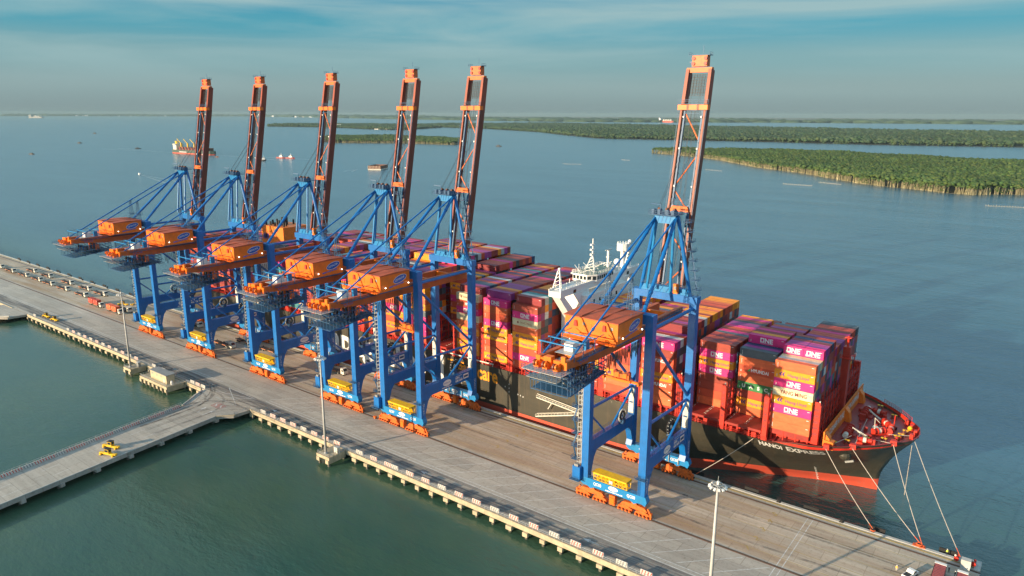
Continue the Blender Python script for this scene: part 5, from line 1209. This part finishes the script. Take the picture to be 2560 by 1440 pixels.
# concrete plinth with the red quick-release hooks at the quay end
h=empty('mooring_dolphin',(-6.6,31.5,0)); tag(h,'grey concrete block with red mooring hooks at the right quay end','mooring hook')
b=MB().mat('kerb'); b.prism([(-1.7,0),(1.7,0),(.9,2.2),(-.9,2.2)],'x',-1.0,1.3); b.build('plinth',h)
for dx,dy in ((-2.2,1.0),(1.8,1.0)):
    b=MB().mat('ship_red'); b.tube((dx,dy-.5,1.0),(dx,dy+.4,1.0),.6,None,12); b.tube((dx+.2,dy+.6,1.3),(dx+.2,dy+1.1,1.6),.35,'darkred',10); b.ball((dx-.3,dy,1.8),.3,'offwhite',7,4); b.build('hook',h)
q=MB(); q.box(-9.2,-3.0,30.5,36.4,-1.2,-.01,'concrete_road'); q.box(-4.6,-3.1,31,36.2,0,.25,'kerb'); tag(q.build('quay_end_apron'),kind='structure')
# ------------------------------------------------------------------ huts, car, people at the right end
def hut(x,y,w,d,hh,label):
    t=empty('container_hut',(x,y,0)); b=MB(); b.box(-w/2,w/2,-d/2,d/2,.15,hh,'hut_red'); b.box(-w/2,-w/2+.12,-d/2-.01,d/2+.01,.15,hh,'lightgrey')
    for k in range(10): b.box(-w/2+.2,w/2-.1,-d/2+.2+k*d/10.5,-d/2+.26+k*d/10.5,hh,hh+.05,'hut_red')
    b.build('wall',t); b=MB(); b.box(-w/2-.05,w/2+.05,d/2-.9,d/2+.1,hh,hh+.12,'white'); b.box(-w/2,w/2,d/2,d/2+.08,1.0,2.0,'glass'); b.build('awning',t); tag(t,label,'hut')
hut(-11.6,20.3,2.7,8.2,2.75,'red container hut with a white strip on its roof, beside the quay kerb')
hut(-6.5,20.8,2.4,6.4,2.6,'second red container hut, at the extreme right of the quay end')
c=empty('pickup_truck',(-17.6,17.4,0),R(70)); tag(c,'pale pickup truck parked at the bottom edge near the huts','pickup')
b=MB(); b.prism([(-2.5,.5),(-2.5,1.15),(-.4,1.2),(.2,1.85),(1.2,1.85),(1.7,1.2),(2.6,1.05),(2.7,.5)],'y',-.9,.9,'white'); b.box(-2.4,-.45,-.75,.75,1.0,1.22,'black'); b.build('body',c)
b=MB(); 
for s in (-1,1): b.add([(-.3,s*.91,1.25),(1.5,s*.91,1.25),(1.1,s*.91,1.75),(.2,s*.91,1.75)],[(0,1,2,3)],'glass')
b.add([(1.22,-.8,1.82),(1.22,.8,1.82),(1.7,.8,1.24),(1.7,-.8,1.24)],[(0,1,2,3)],'glass'); b.build('window',c,fix=False)
for x in (-1.6,1.7):
    b=MB()
    for s in (-1,1): b.tube((x,s*.92,.36),(x,s*.68,.36),.36,'rubber',12)
    b.build('wheel',c)
def person(x,y,rz,top,legs,hat,label,z=0.01):
    # one continuous skinned figure, clothes by height band
    me=bpy.data.meshes.new('person'); o=bpy.data.objects.new('person',me); COL.objects.link(o)
    V=[(0,0,.95),(0,0,1.2),(0,0,1.42),(0,.02,1.53),(0,.03,1.66),(0,.02,1.76),(.10,0,.9),(.12,.05,.5),(.13,0,.08),(.14,.13,.04),(-.10,0,.9),(-.12,-.04,.5),(-.13,-.08,.08),(-.14,.05,.04),(.2,0,1.4),(.27,.02,1.12),(.25,.14,.9),(.24,.18,.82),(-.2,0,1.4),(-.27,-.02,1.12),(-.25,.12,.92),(-.24,.17,.84)]
    Ed=[(0,1),(1,2),(2,3),(3,4),(4,5),(0,6),(6,7),(7,8),(8,9),(0,10),(10,11),(11,12),(12,13),(2,14),(14,15),(15,16),(16,17),(2,18),(18,19),(19,20),(20,21)]
    Rr=[.15,.16,.17,.06,.105,.07,.10,.07,.05,.045,.10,.07,.05,.045,.07,.055,.04,.045,.07,.055,.04,.045]
    me.from_pydata(V,Ed,[]); md=o.modifiers.new('skin','SKIN'); o.modifiers.new('sub','SUBSURF').levels=1; o.modifiers['sub'].render_levels=1
    for i,rr in enumerate(Rr): me.skin_vertices[0].data[i].radius=(rr,rr*.8)
    me.skin_vertices[0].data[0].use_root=True
    dg=bpy.context.evaluated_depsgraph_get(); dg.update(); m2=bpy.data.meshes.new_from_object(o.evaluated_get(dg)); o.modifiers.clear(); o.data=m2
    for n in ('skin',top,legs,'black'): m2.materials.append(M[n])
    for p in m2.polygons:
        zc=p.center.z; p.material_index=3 if zc<.1 else 2 if zc<.95 and abs(p.center.x)<.22 else 0 if zc>1.5 or (abs(p.center.x)>.2 and zc<.9) else 1; p.use_smooth=True
    o.location=(x,y,z); o.rotation_euler=(0,0,rz)
    h=MB().mat(hat); h.ball((0,.03,1.73),.145,None,10,6,.8); h.box(-.1,.1,.12,.24,1.70,1.73); h.build('hard_hat',o,smooth=False); tag(o,label,'person')
person(-20.9,17.8,R(200),'hivis','offwhite','white','person in orange vest and white helmet standing left of the pickup')
person(-9.7,25.7,R(120),'navy','navy','white','person in dark clothes and white helmet standing behind the red hut'); person(-8.2,24.4,R(250),'navy','navy','white','person in dark clothes between the red huts, right one of two')
person(-11.2,34.1,R(30),'hivis_green','navy','white','person in yellow green vest standing on the quay kerb',.17)
# yellow low machines
def ymachine(x,y,rz,label):
    t=empty('lifting_frame',(x,y,0.02),rz); b=MB().mat('yellow'); b.box(-3.6,3.6,-.45,.45,.45,1.0)
    for s in (-1,1): b.box(s*2.7-.3,s*2.7+.3,-1.1,1.1,.25,.8); b.tube((s*2.7,-.9,.3),(s*2.7,.9,.3),.3,'rubber',10)
    b.build('frame',t); b=MB().mat('yellow'); b.box(-.9,.9,-.7,.7,.95,2.6); b.box(-1.0,1.0,-.8,.8,2.6,2.75,'black'); b.box(-.75,.75,-.72,-.7,1.5,2.4,'glass'); b.box(.88,.92,-.5,.5,1.5,2.4,'glass'); b.build('cabin',t); tag(t,label,'machine','yellow wheeled frames')
ymachine(-261.6,-77.2,R(20),'yellow wheeled frame with cabin on the trestle road, left one of two'); ymachine(-256.2,-80.6,R(20),'yellow wheeled frame with cabin on the trestle road, right one of two')
ymachine(-470.5,-21.5,R(5),'distant yellow frame by the far end of the quay edge, left one'); ymachine(-458.5,-21.5,R(5),'distant yellow frame by the far end of the quay edge, right one')
ymachine(-458,25.5,R(90),'yellow machine beyond the distant light mast top, beside the farthest crane'); ymachine(-463,19.5,R(30),'small yellow machine behind the truck with rust containers')
b=MB().mat('bogie_orange'); b.tube((0,0,0),(0,0,.5),.5,None,8); b.box(-.6,.6,-.5,.5,.5,.9); tag(b.build('rail_stop',loc=(-205.5,-.6,0.11)),'small orange rail stop on the landside rail between the two front cranes','rail stop')
# ------------------------------------------------------------------ far shores: mangrove forest
def foliage(name,a,b_,c):
    m=bpy.data.materials.new(name); m.use_nodes=True; t=m.node_tree; p=t.nodes['Principled BSDF']; L=t.links
    g=N(t,'ShaderNodeNewGeometry'); n=N(t,'ShaderNodeTexNoise'); n.inputs['Scale'].default_value=.05; n.inputs['Detail'].default_value=6; L.new(g.outputs['Position'],n.inputs['Vector'])
    r_=N(t,'ShaderNodeValToRGB'); e=r_.color_ramp.elements; e[0].position=.34; e[0].color=(*a,1); e[1].position=.66; e[1].color=(*c,1); x=e.new(.5); x.color=(*b_,1); L.new(n.outputs['Fac'],r_.inputs['Fac'])
    v=N(t,'ShaderNodeVertexColor',layer_name='leaf'); mx=N(t,'ShaderNodeMix',data_type='RGBA',blend_type='MULTIPLY'); mx.inputs[0].default_value=1; L.new(r_.outputs[0],mx.inputs[6]); L.new(v.outputs[0],mx.inputs[7]); L.new(mx.outputs[2],p.inputs['Base Color']); p.inputs['Roughness'].default_value=.75; p.inputs['Specular IOR Level'].default_value=.2
    M[name]=m
foliage('mangrove',(.030,.058,.018),(.048,.086,.026),(.074,.112,.034))
foliage('mangrove_trunk',(.26,.24,.145),(.32,.29,.175),(.38,.34,.21))
foliage('mangrove_far',(.030,.056,.03),(.040,.070,.035),(.052,.084,.042))
paint('mud',(.10,.085,.05),.8,.3,.02)
rng=np.random.default_rng(4)
# a jittered icosahedron is one leaf clump
bm=bmesh.new(); bmesh.ops.create_icosphere(bm,subdivisions=1,radius=1.0); ICO=np.array([v.co[:] for v in bm.verts]); ICF=np.array([[v.index for v in f.verts] for f in bm.faces]); bm.free()
def clumps(name,C,Rad,squash,mat,col,label,extra=None,jit=.45):
    n=len(C); k=len(ICO)
    V=ICO[None]*Rad[:,None,None]*(1+rng.uniform(-jit,jit,(n,k,1))); V[:,:,2]*=squash[:,None]; V+=C[:,None,:]
    F=(ICF[None]+np.arange(n)[:,None,None]*k).reshape(-1,3); V=V.reshape(-1,3)
    cl=np.repeat(col,len(ICF)*3,axis=0)
    mats=[mat]; mi=np.zeros(len(F),int)
    if extra is not None:
        V2,F2,c2,m2=extra; F=np.concatenate([F,F2+len(V)]); V=np.concatenate([V,V2]); cl=np.concatenate([cl,c2]); mats.append(m2); mi=np.concatenate([mi,np.ones(len(F2),int)])
    me=bpy.data.meshes.new(name); me.vertices.add(len(V)); me.vertices.foreach_set('co',V.ravel()); me.loops.add(len(F)*3); me.loops.foreach_set('vertex_index',F.ravel().astype(np.int32)); me.polygons.add(len(F)); me.polygons.foreach_set('loop_start',np.arange(0,len(F)*3,3,dtype=np.int32)); me.polygons.foreach_set('loop_total',np.full(len(F),3,np.int32))
    for m_ in mats: me.materials.append(M[m_])
    me.polygons.foreach_set('material_index',mi.astype(np.int32)); me.update(calc_edges=True)
    a=me.color_attributes.new('leaf','FLOAT_COLOR','CORNER'); a.data.foreach_set('color',np.concatenate([cl,np.ones((len(cl),1))],1).ravel())
    o=bpy.data.objects.new(name,me); COL.objects.link(o); tag(o,label,'forest',kind='stuff'); return o
def inside(P,poly):
    x,y=P[:,0],P[:,1]; r_=np.zeros(len(P),bool); j=len(poly)-1
    for i in range(len(poly)):
        xi,yi=poly[i];xj,yj=poly[j]
        c=((yi>y)!=(yj>y)); den=(yj-yi) if yj!=yi else 1e-9
        r_^=c&(x<(xj-xi)*(y-yi)/den+xi); j=i
    return r_
def wood(name,poly,front,sp,h,rad,mat,label,trunks=True,hvar=3.0):
    poly=np.array(poly,float); lo=poly.min(0);hi=poly.max(0)
    nP=int((hi-lo).prod()/sp**2); P=lo+rng.random((nP,2))*(hi-lo); P=P[inside(P,poly)]
    if trunks:
        fq=np.array(front,float); dm=np.min(np.concatenate([np.linalg.norm(P[:,None,:]-(fq[:-1]+(fq[1:]-fq[:-1])*t_)[None],axis=2) for t_ in np.linspace(0,1,12)],1),1); P=P[dm>rad*.9]
    # low-frequency relief of the canopy
    w_=2*math.pi
    pat=np.sin(P[:,0]/140+2*np.sin(P[:,1]/190))*np.cos(P[:,1]/120+1.5*np.sin(P[:,0]/230)); hh=h+1.6*pat+hvar*(np.sin(P[:,0]/61+1)*np.cos(P[:,1]/83)+.6*np.sin(P[:,0]/27+P[:,1]/41))*.5+rng.uniform(-1.5,1.5,len(P))*h/13
    C=[np.column_stack([P,WZ+hh])]; Rr=[rad*rng.uniform(.5,1.45,len(P))]; cc=[rng.uniform(.78,1.22,len(P))*(1+.16*pat)]
    ex=None
    fr=np.array(front,float); S=[]
    for a,b_ in zip(fr[:-1],fr[1:]):
        L=np.linalg.norm(b_-a); n=max(1,int(L/(sp*.5))); t=rng.uniform(0,1,n)[:,None]; S.append(a+(b_-a)*t)
    S=np.concatenate(S)
    for k,(z0,z1) in enumerate(((.84,1.0),(.74,.95),(.45,.8))):
        m=len(S) if k<2 else len(S)//6; Q=S[rng.permutation(len(S))[:m]]+rng.normal(0,sp*.22,(m,2))
        C.append(np.column_stack([Q,WZ+h*rng.uniform(z0,z1,m)])); Rr.append(rad*rng.uniform(.35,.75,m)); cc.append(rng.uniform(.8,1.3,m))
    # stretches of shore where leaves hang down to the water
    Q=S[np.sin(S[:,0]/37.0+2*np.sin(S[:,1]/29.0)+.8*np.sin(S[:,0]/11.0))>-.1]; m=len(Q); Q=np.concatenate([Q,Q]); m=len(Q)
    C.append(np.column_stack([Q+rng.normal(0,sp*.25,(m,2)),WZ+h*rng.uniform(.15,.75,m)])); Rr.append(rad*rng.uniform(.3,.65,m)); cc.append(rng.uniform(.8,1.3,m))
    if trunks:
        T=np.concatenate([S+rng.normal(0,sp*.22,S.shape) for _ in range(5)]); n=len(T); w=.38+.3*rng.random(n); tz=h*rng.uniform(.55,.95,n); lean=rng.normal(0,1.0,(n,2))
        V=np.zeros((n,6,3))
        for k in range(3):
            a=2*math.pi*k/3; V[:,k,0]=T[:,0]+w*math.cos(a); V[:,k,1]=T[:,1]+w*math.sin(a); V[:,k,2]=WZ-.3
            V[:,k+3,0]=T[:,0]+lean[:,0]+.5*w*math.cos(a); V[:,k+3,1]=T[:,1]+lean[:,1]+.5*w*math.sin(a); V[:,k+3,2]=WZ+tz
        f=np.array([[0,1,4],[0,4,3],[1,2,5],[1,5,4],[2,0,3],[2,3,5]]); F=(f[None]+np.arange(n)[:,None,None]*6).reshape(-1,3)
        ex=(V.reshape(-1,3),F,np.repeat(np.repeat(rng.uniform(.6,1.25,(n,1)),3,1),18,axis=0),'mangrove_trunk')
    C=np.concatenate(C);Rr=np.concatenate(Rr);cc=np.concatenate(cc); tint=np.column_stack([cc*rng.uniform(.85,1.25,len(cc)),cc,cc*rng.uniform(.7,1.1,len(cc))])
    return clumps(name,C,Rr,rng.uniform(.55,.95,len(C)),mat,tint,label,ex)
def ground(name,poly,z=WZ+.25):
    q=MB(); q.prism([tuple(p) for p in poly],'z',WZ-1,z,'mud'); tag(q.build(name),kind='structure')
I1=[(-1085,1985),(-1020,1955),(-959,1923),(-862,1850),(-770,1771),(-672,1650),(-578,1540),(-515,1490),(-461,1450),(-400,1380),(-348,1318),(-300,1262),(-261,1234),(-193,1200),(-150,1172),(-115,1166),(-80,1205),(-40,1225),(60,1250),(260,1420),(300,1900),(-92,2040),(-335,2115),(-574,2230),(-831,2250),(-960,2190),(-1049,2110),(-1080,2030)]
F1_=I1[:20]
ground('near_island',I1)
wood('mangrove_wood',I1,F1_,4.7,13.0,3.1,'mangrove','nearest mangrove wood on the island at right, pale trunks along its shore')
I2=[(-2521,1836),(-2400,1915),(-2275,2000),(-2140,2020),(-2000,2026),(-1985,2080),(-2040,2150),(-2200,2330),(-2420,2420),(-2800,2470),(-3000,2200),(-2760,1960)]
ground('middle_island',I2); wood('mangrove_wood',I2,I2[:6]+[(-2040,2150)],6.5,13.0,4.3,'mangrove','small mangrove island in mid river, seen between the raised crane booms')
I3=[(-5700,5900),(-5174,5056),(-4560,4800),(-3951,4630),(-3470,4330),(-2986,4032),(-2470,3560),(-1962,3130),(-1659,3164),(-1400,3210),(-1167,3250),(-649,3231),(-154,3367),(700,3600),(900,5700),(-281,5950),(-1100,5900),(-1758,6220),(-2629,6400),(-3900,7000),(-5200,7300)]
ground('far_island',I3); wood('mangrove_wood',I3,I3[1:14],17.0,13.5,9.5,'mangrove_far','wide mangrove forest across the river at right, behind the nearest island',False,5.0)
I4=[(-6600,4350),(-6144,3981),(-5800,4030),(-5480,4076),(-5000,3980),(-4500,3800),(-4173,3738),(-4120,3830),(-4300,4200),(-4560,4700),(-5400,5300),(-6400,5000)]
ground('village_island',I4); wood('mangrove_wood',I4,I4[:8],19.0,13.0,10.0,'mangrove_far','low wooded island with a white village, behind the mid river island',False)
# horizon land
def belt(name,pts,h,label):
    P=[]
    for a,b_ in zip(pts[:-1],pts[1:]):
        a=np.array(a,float);b_=np.array(b_,float); n=int(np.linalg.norm(b_-a)/70)+1
        t=rng.uniform(0,1,(n*9,1)); q=a+(b_-a)*t; d=(b_-a)/np.linalg.norm(b_-a); nn=np.array([-d[1],d[0]]); P.append(q+nn*rng.uniform(0,1,(len(q),1))**1.0*2200)
    P=np.concatenate(P); C=np.column_stack([P,WZ+h*rng.uniform(.1,.6,len(P))]); cc=rng.uniform(.8,1.2,len(P))
    clumps(name,C,rng.uniform(90,190,len(P)),np.full(len(P),h/150.0),'mangrove_far',np.column_stack([cc]*3),label)
ground('far_shore',[(-33500,9000),(-30300,9500),(-26000,17000),(-14500,12500),(-8600,10300),(-6200,9800),(-3500,12000),(-1000,12500),(4000,12000),(5500,33000),(-33500,33000)])
belt('shore_wood',[(-30300,9500),(-28500,12500),(-26000,17000),(-14500,12600)],44,'hazy wooded shore along the left horizon')
belt('shore_wood',[(-14500,12600),(-8600,10300),(-6200,9900),(-3500,12000),(-1000,12400),(4500,12000)],32,'hazy mangrove shore along the right horizon')
# town on the left horizon and the village
r=random.Random(21)
b=MB()
for k in range(190):
    t=r.random(); p=Vector((-30000,9700,0)).lerp(Vector((-26400,16200,0)),t) if t<.75 else Vector((-26000,16800,0)).lerp(Vector((-15500,12900,0)),(t-.75)*4)
    w=r.uniform(30,90); hh=r.uniform(12,44); x,y=p.x+r.uniform(-500,100),p.y+r.uniform(0,900); b.box(x-w/2,x+w/2,y-w/2,y+w/2,WZ,WZ+hh,'white')
tag(b.build('distant_town'),'line of tiny white buildings along the hazy left horizon','town',kind='stuff')
vl=[]
VP=[(-4560,3905,60,24,11,'white','ship_white'),(-4480,3880,90,30,10,'roof','white'),(-4420,3960,110,40,14,'tank_teal','teal roofed'),(-4330,3860,80,26,9,'white','white'),(-4290,3990,100,34,12,'lightgrey','grey roofed'),(-4640,3990,50,24,13,'white','white'),(-4400,3800,60,20,8,'hut_red','red roofed'),(-4240,3900,70,24,9,'white','white'),(-4700,4080,34,20,16,'white','white')]
names=['low white house at the left of the island village','long white shed at the left front of the island village','teal roofed hall in the middle of the island village','long white shed at the right front of the island village','grey roofed hall at the right rear of the island village','white house behind the left shed of the island village','red roofed shed by the water in the island village','small white shed at the right end of the island village','narrow white house at the rear left of the island village']
for (x,y,w,d,hh,m_,_),l in zip(VP,names):
    m_='white' if m_=='roof' else m_
    b=MB(); b.box(x-w/2,x+w/2,y-d/2,y+d/2,WZ,WZ+hh*.7,'white'); b.prism([(y-d*.56,WZ+hh*.7),(y+d*.56,WZ+hh*.7),(y,WZ+hh)],'x',x-w*.52,x+w*.52,m_ if m_ in('tank_teal','hut_red','lightgrey') else 'lightgrey'); tag(b.build('village_house'),l,'building','white buildings of the island village')
b=MB(); b.box(-5350,-5290,4140,4180,WZ,WZ+20,'offwhite'); b.prism([(4136,WZ+20),(4184,WZ+20),(4160,WZ+27)],'x',-5352,-5288,'offwhite'); tag(b.build('village_house'),'single long pale building on the wooded spit, left of the village','building')
# ------------------------------------------------------------------ vessels on the river
def hullmesh(b,L,B,z0,z1,m,bowf=.22,z2=None):
    n=[(-L/2,-B/2*.9),(L/2-L*bowf,-B/2),(L/2-L*bowf*.4,-B*.32),(L/2,0),(L/2-L*bowf*.4,B*.32),(L/2-L*bowf,B/2),(-L/2,B/2*.9)]; b.prism(n,'z',z0,z1,m)
def vessel(name,x,y,rz,label,cat): 
    t=empty(name,(x,y,WZ),rz); return tag(t,label,cat)
v=vessel('bulk_carrier',-2135,1003,R(2),'old green and red bulk carrier with yellow deck cranes, beyond the left boom','ship')
b=MB(); hullmesh(b,205,32,-1,2.6,'hull_red',.1); b.build('boot_topping',v); b=MB(); hullmesh(b,206,32.2,2.6,11.5,'dull_green',.1); b.box(-60,-20,-16.3,-16.1,4,7,'lightgrey'); b.build('hull',v)
b=MB().mat('offwhite'); b.box(-98,-80,-13,13,11.5,26); b.box(-96,-84,-15,15,26,29); b.box(-100,-92,-4,4,29,37,'yellow'); b.bar((-90,0,29),(-90,0,42),.8); b.build('bridge_house',v)
b=MB().mat('rust')
for k in range(5): b.box(-68+k*31,-44+k*31,-13,13,11.5,19.5)
for k in range(30): b.box(-70+k*5.3,-66+k*5.3,-15.5,-13,11.5,15+5*((k*7)%3)/2,('rust','black','hut_red')[k%3])
b.build('cargo',v)
for k in range(4):
    b=MB().mat('yellow'); x=-72+k*36; b.box(x-1.6,x+1.6,-2,2,11.5,32); b.bar((x,0,30),(x-22,0,44),1.5,1.3); b.build('deck_crane',v)
b=MB(); b.prism([(40,-16.5),(40,-16.2),(55,-16.2),(55,-16.5)],'z',3,9.5,'white'); b.build('hull_mark',v)
def wake(x,y,rz,L,w,label):
    b=MB(); n=18
    for s in (-1,1):
        for i in range(n):
            a=i/n;c=(i+1)/n; y0=s*w*a;y1=s*w*c; th=.5+2.2*a
            b.add([(-L*a,y0-th*.4,.06),(-L*c,y1-th*.4,.06),(-L*c,y1+th*.6,.06),(-L*a,y0+th*.6,.06)],[(0,1,2,3)],'foam')
    o=b.build('wake',loc=(x,y,WZ)); o.rotation_euler=(0,0,rz); tag(o,kind='structure')
paint('foam',(.50,.56,.58),.6,.35,.2,col2=(.16,.24,.28))
def tug(x,y,rz,mh,label):
    t=vessel('tugboat',x,y,rz,label,'boat'); b=MB(); hullmesh(b,30,10,-.5,3.4,mh,.35); b.box(-14.5,-4,-4.6,4.6,3.4,3.6,'rust'); b.build('hull',t)
    b=MB().mat('white'); b.box(-4,7,-3.6,3.6,3.4,6.6); b.box(-1,5,-2.7,2.7,6.6,9.6); b.build('deckhouse',t); b=MB(); b.box(-.9,5.1,-2.75,2.75,7.9,9.0,'glass'); b.build('window',t); b=MB(); b.tube((-3,0,6.6),(-3,0,10),.8,'black',8); b.bar((1,0,9.6),(1,0,15),.4,.4,'white'); b.build('mast',t)
tug(-1690,945,R(-40),'black','white and dark tugboat just right of the second raised boom'); tug(-1752,1042,R(10),'hut_red','left one of two red hulled tugboats near the second boom'); tug(-1722,1052,R(10),'hut_red','right one of two red hulled tugboats near the second boom')
v=vessel('barge',-1240,938,R(-62),'boxy rust brown barge adrift between the third and fourth raised booms','barge')
b=MB().mat('rust'); b.box(-24,24,-15,15,-.5,2.0,'offwhite'); b.box(-24,24,-15,-14.4,2,9); b.box(-24,24,14.4,15,2,9); b.box(-24,-23.4,-15,15,2,9); b.box(23.4,24,-15,15,2,9); 
for k in range(9): b.box(-24+k*5.8,-23.2+k*5.8,-15.4,-15,0,9,'offwhite'); b.box(23.9,24.3,-15+k*3.4,-14.5+k*3.4,0,9,'offwhite')
b.build('hull',v); b=MB(); b.box(-23,23,-14,14,2,4.5,'black'); b.build('hold',v)
wake(-1270,905,R(118),60,9,'')
def boat(x,y,rz,L,m_,label):
    t=vessel('motor_boat',x,y,rz,label,'boat'); b=MB(); hullmesh(b,L,L*.3,-.3,L*.11,m_,.4); b.build('hull',t); b=MB(); b.box(-L*.25,L*.1,-L*.1,L*.1,L*.11,L*.22,m_); b.build('cabin',t)
boat(-1504,530,R(168),14,'white','white speedboat with a wake, left of the first crane'); wake(-1500,529,R(168),230,13,'')
boat(-2476,678,R(20),20,'black','dark small boat near the left edge of the river'); boat(-3247,1125,R(30),22,'black','dark small boat far out, left of the bulk carrier'); boat(-4686,1794,R(10),30,'black','tiny dark boat farthest out on the left river'); boat(-2593,1049,R(40),20,'black','dark small boat close to the left of the bulk carrier'); boat(-1931,955,R(20),14,'rust','small boat close to the right of the bulk carrier'); boat(-6058,4077,R(0),40,'black','tiny boat off the wooded spit, between two raised booms')
boat(-1760,2030,R(5),26,'black','small dark boat before the far mangroves, left of the nearest boom'); 
wake(-2250,1003,R(2),420,26,''); wake(-2030,1008,R(182),380,40,'')
v=vessel('tanker',-5190,10600,R(-12),'pink and white gas tanker on the far channel beside the nearest boom tip','ship'); b=MB(); hullmesh(b,290,46,-1,26,'hull_red',.12); b.build('hull',v)
b=MB().mat('offwhite'); 
for k in range(4): b.ball((-40+k*44,0,30),20,'offwhite',12,8)
b.build('gas_tank',v); b=MB().mat('white'); b.box(-130,-95,-20,20,26,62); b.box(-140,-128,-6,6,62,74); b.build('bridge_house',v)
v=vessel('freighter',-19000,6600,R(20),'hazy grey freighter near the left horizon','ship'); b=MB(); hullmesh(b,420,60,-1,30,'grey',.1); b.build('hull',v); b=MB(); b.box(-180,-130,-28,28,30,75,'grey'); b.box(-60,120,-25,25,30,48,'grey'); b.build('deckhouse',v)
# fishing stakes
def stakes(x0,y0,x1,y1,n,hut_w,label):
    b=MB().mat('beige'); a=Vector((x0,y0,0));c=Vector((x1,y1,0)); rr=random.Random(int(abs(x0)))
    for i in range(n):
        p=a.lerp(c,i/(n-1)); b.bar(p+Vector((0,0,WZ-.5)),p+Vector((0,0,WZ+1.0+rr.random()*1.2)),.3)
    b.bar(a+Vector((0,0,WZ+.4)),c+Vector((0,0,WZ+.4)),.16)
    tag(b.build('fishing_stakes'),label,'fish trap')
stakes(-408,1163,-356,1156,16,0,'left group of fishing stakes before the nearest mangrove island'); stakes(-366,1238,-322,1216,16,0,'right group of fishing stakes before the nearest mangrove island'); stakes(-1016,1354,-970,1368,12,0,'fishing stakes left of the nearest boom, lower group'); stakes(-985,1600,-955,1592,10,0,'fishing stakes close left of the nearest boom, upper group'); stakes(-84,1012,-38,1022,16,0,'fishing stakes at the right frame edge'); stakes(-660,1408,-610,1380,12,0,'fishing stakes just right of the nearest boom')
# ------------------------------------------------------------------ haze
m=bpy.data.materials.new('haze'); m.use_nodes=True; t=m.node_tree; t.nodes.clear(); pv=N(t,'ShaderNodeVolumePrincipled'); pv.inputs['Color'].default_value=(.34,.48,.53,1); pv.inputs['Density'].default_value=HAZE; pv.inputs['Anisotropy'].default_value=0.0
ou=N(t,'ShaderNodeOutputMaterial'); t.links.new(pv.outputs[0],ou.inputs['Volume']); M['haze']=m
if HAZE>0:
    q=MB(); q.box(-FAR-50,6050,-3050,FAR+50,-11,150,'haze'); o=q.build('haze'); tag(o,kind='stuff'); o.visible_shadow=True
for o in list(bpy.data.objects):
    if o.type=='MESH' and o.users_collection==() : pass
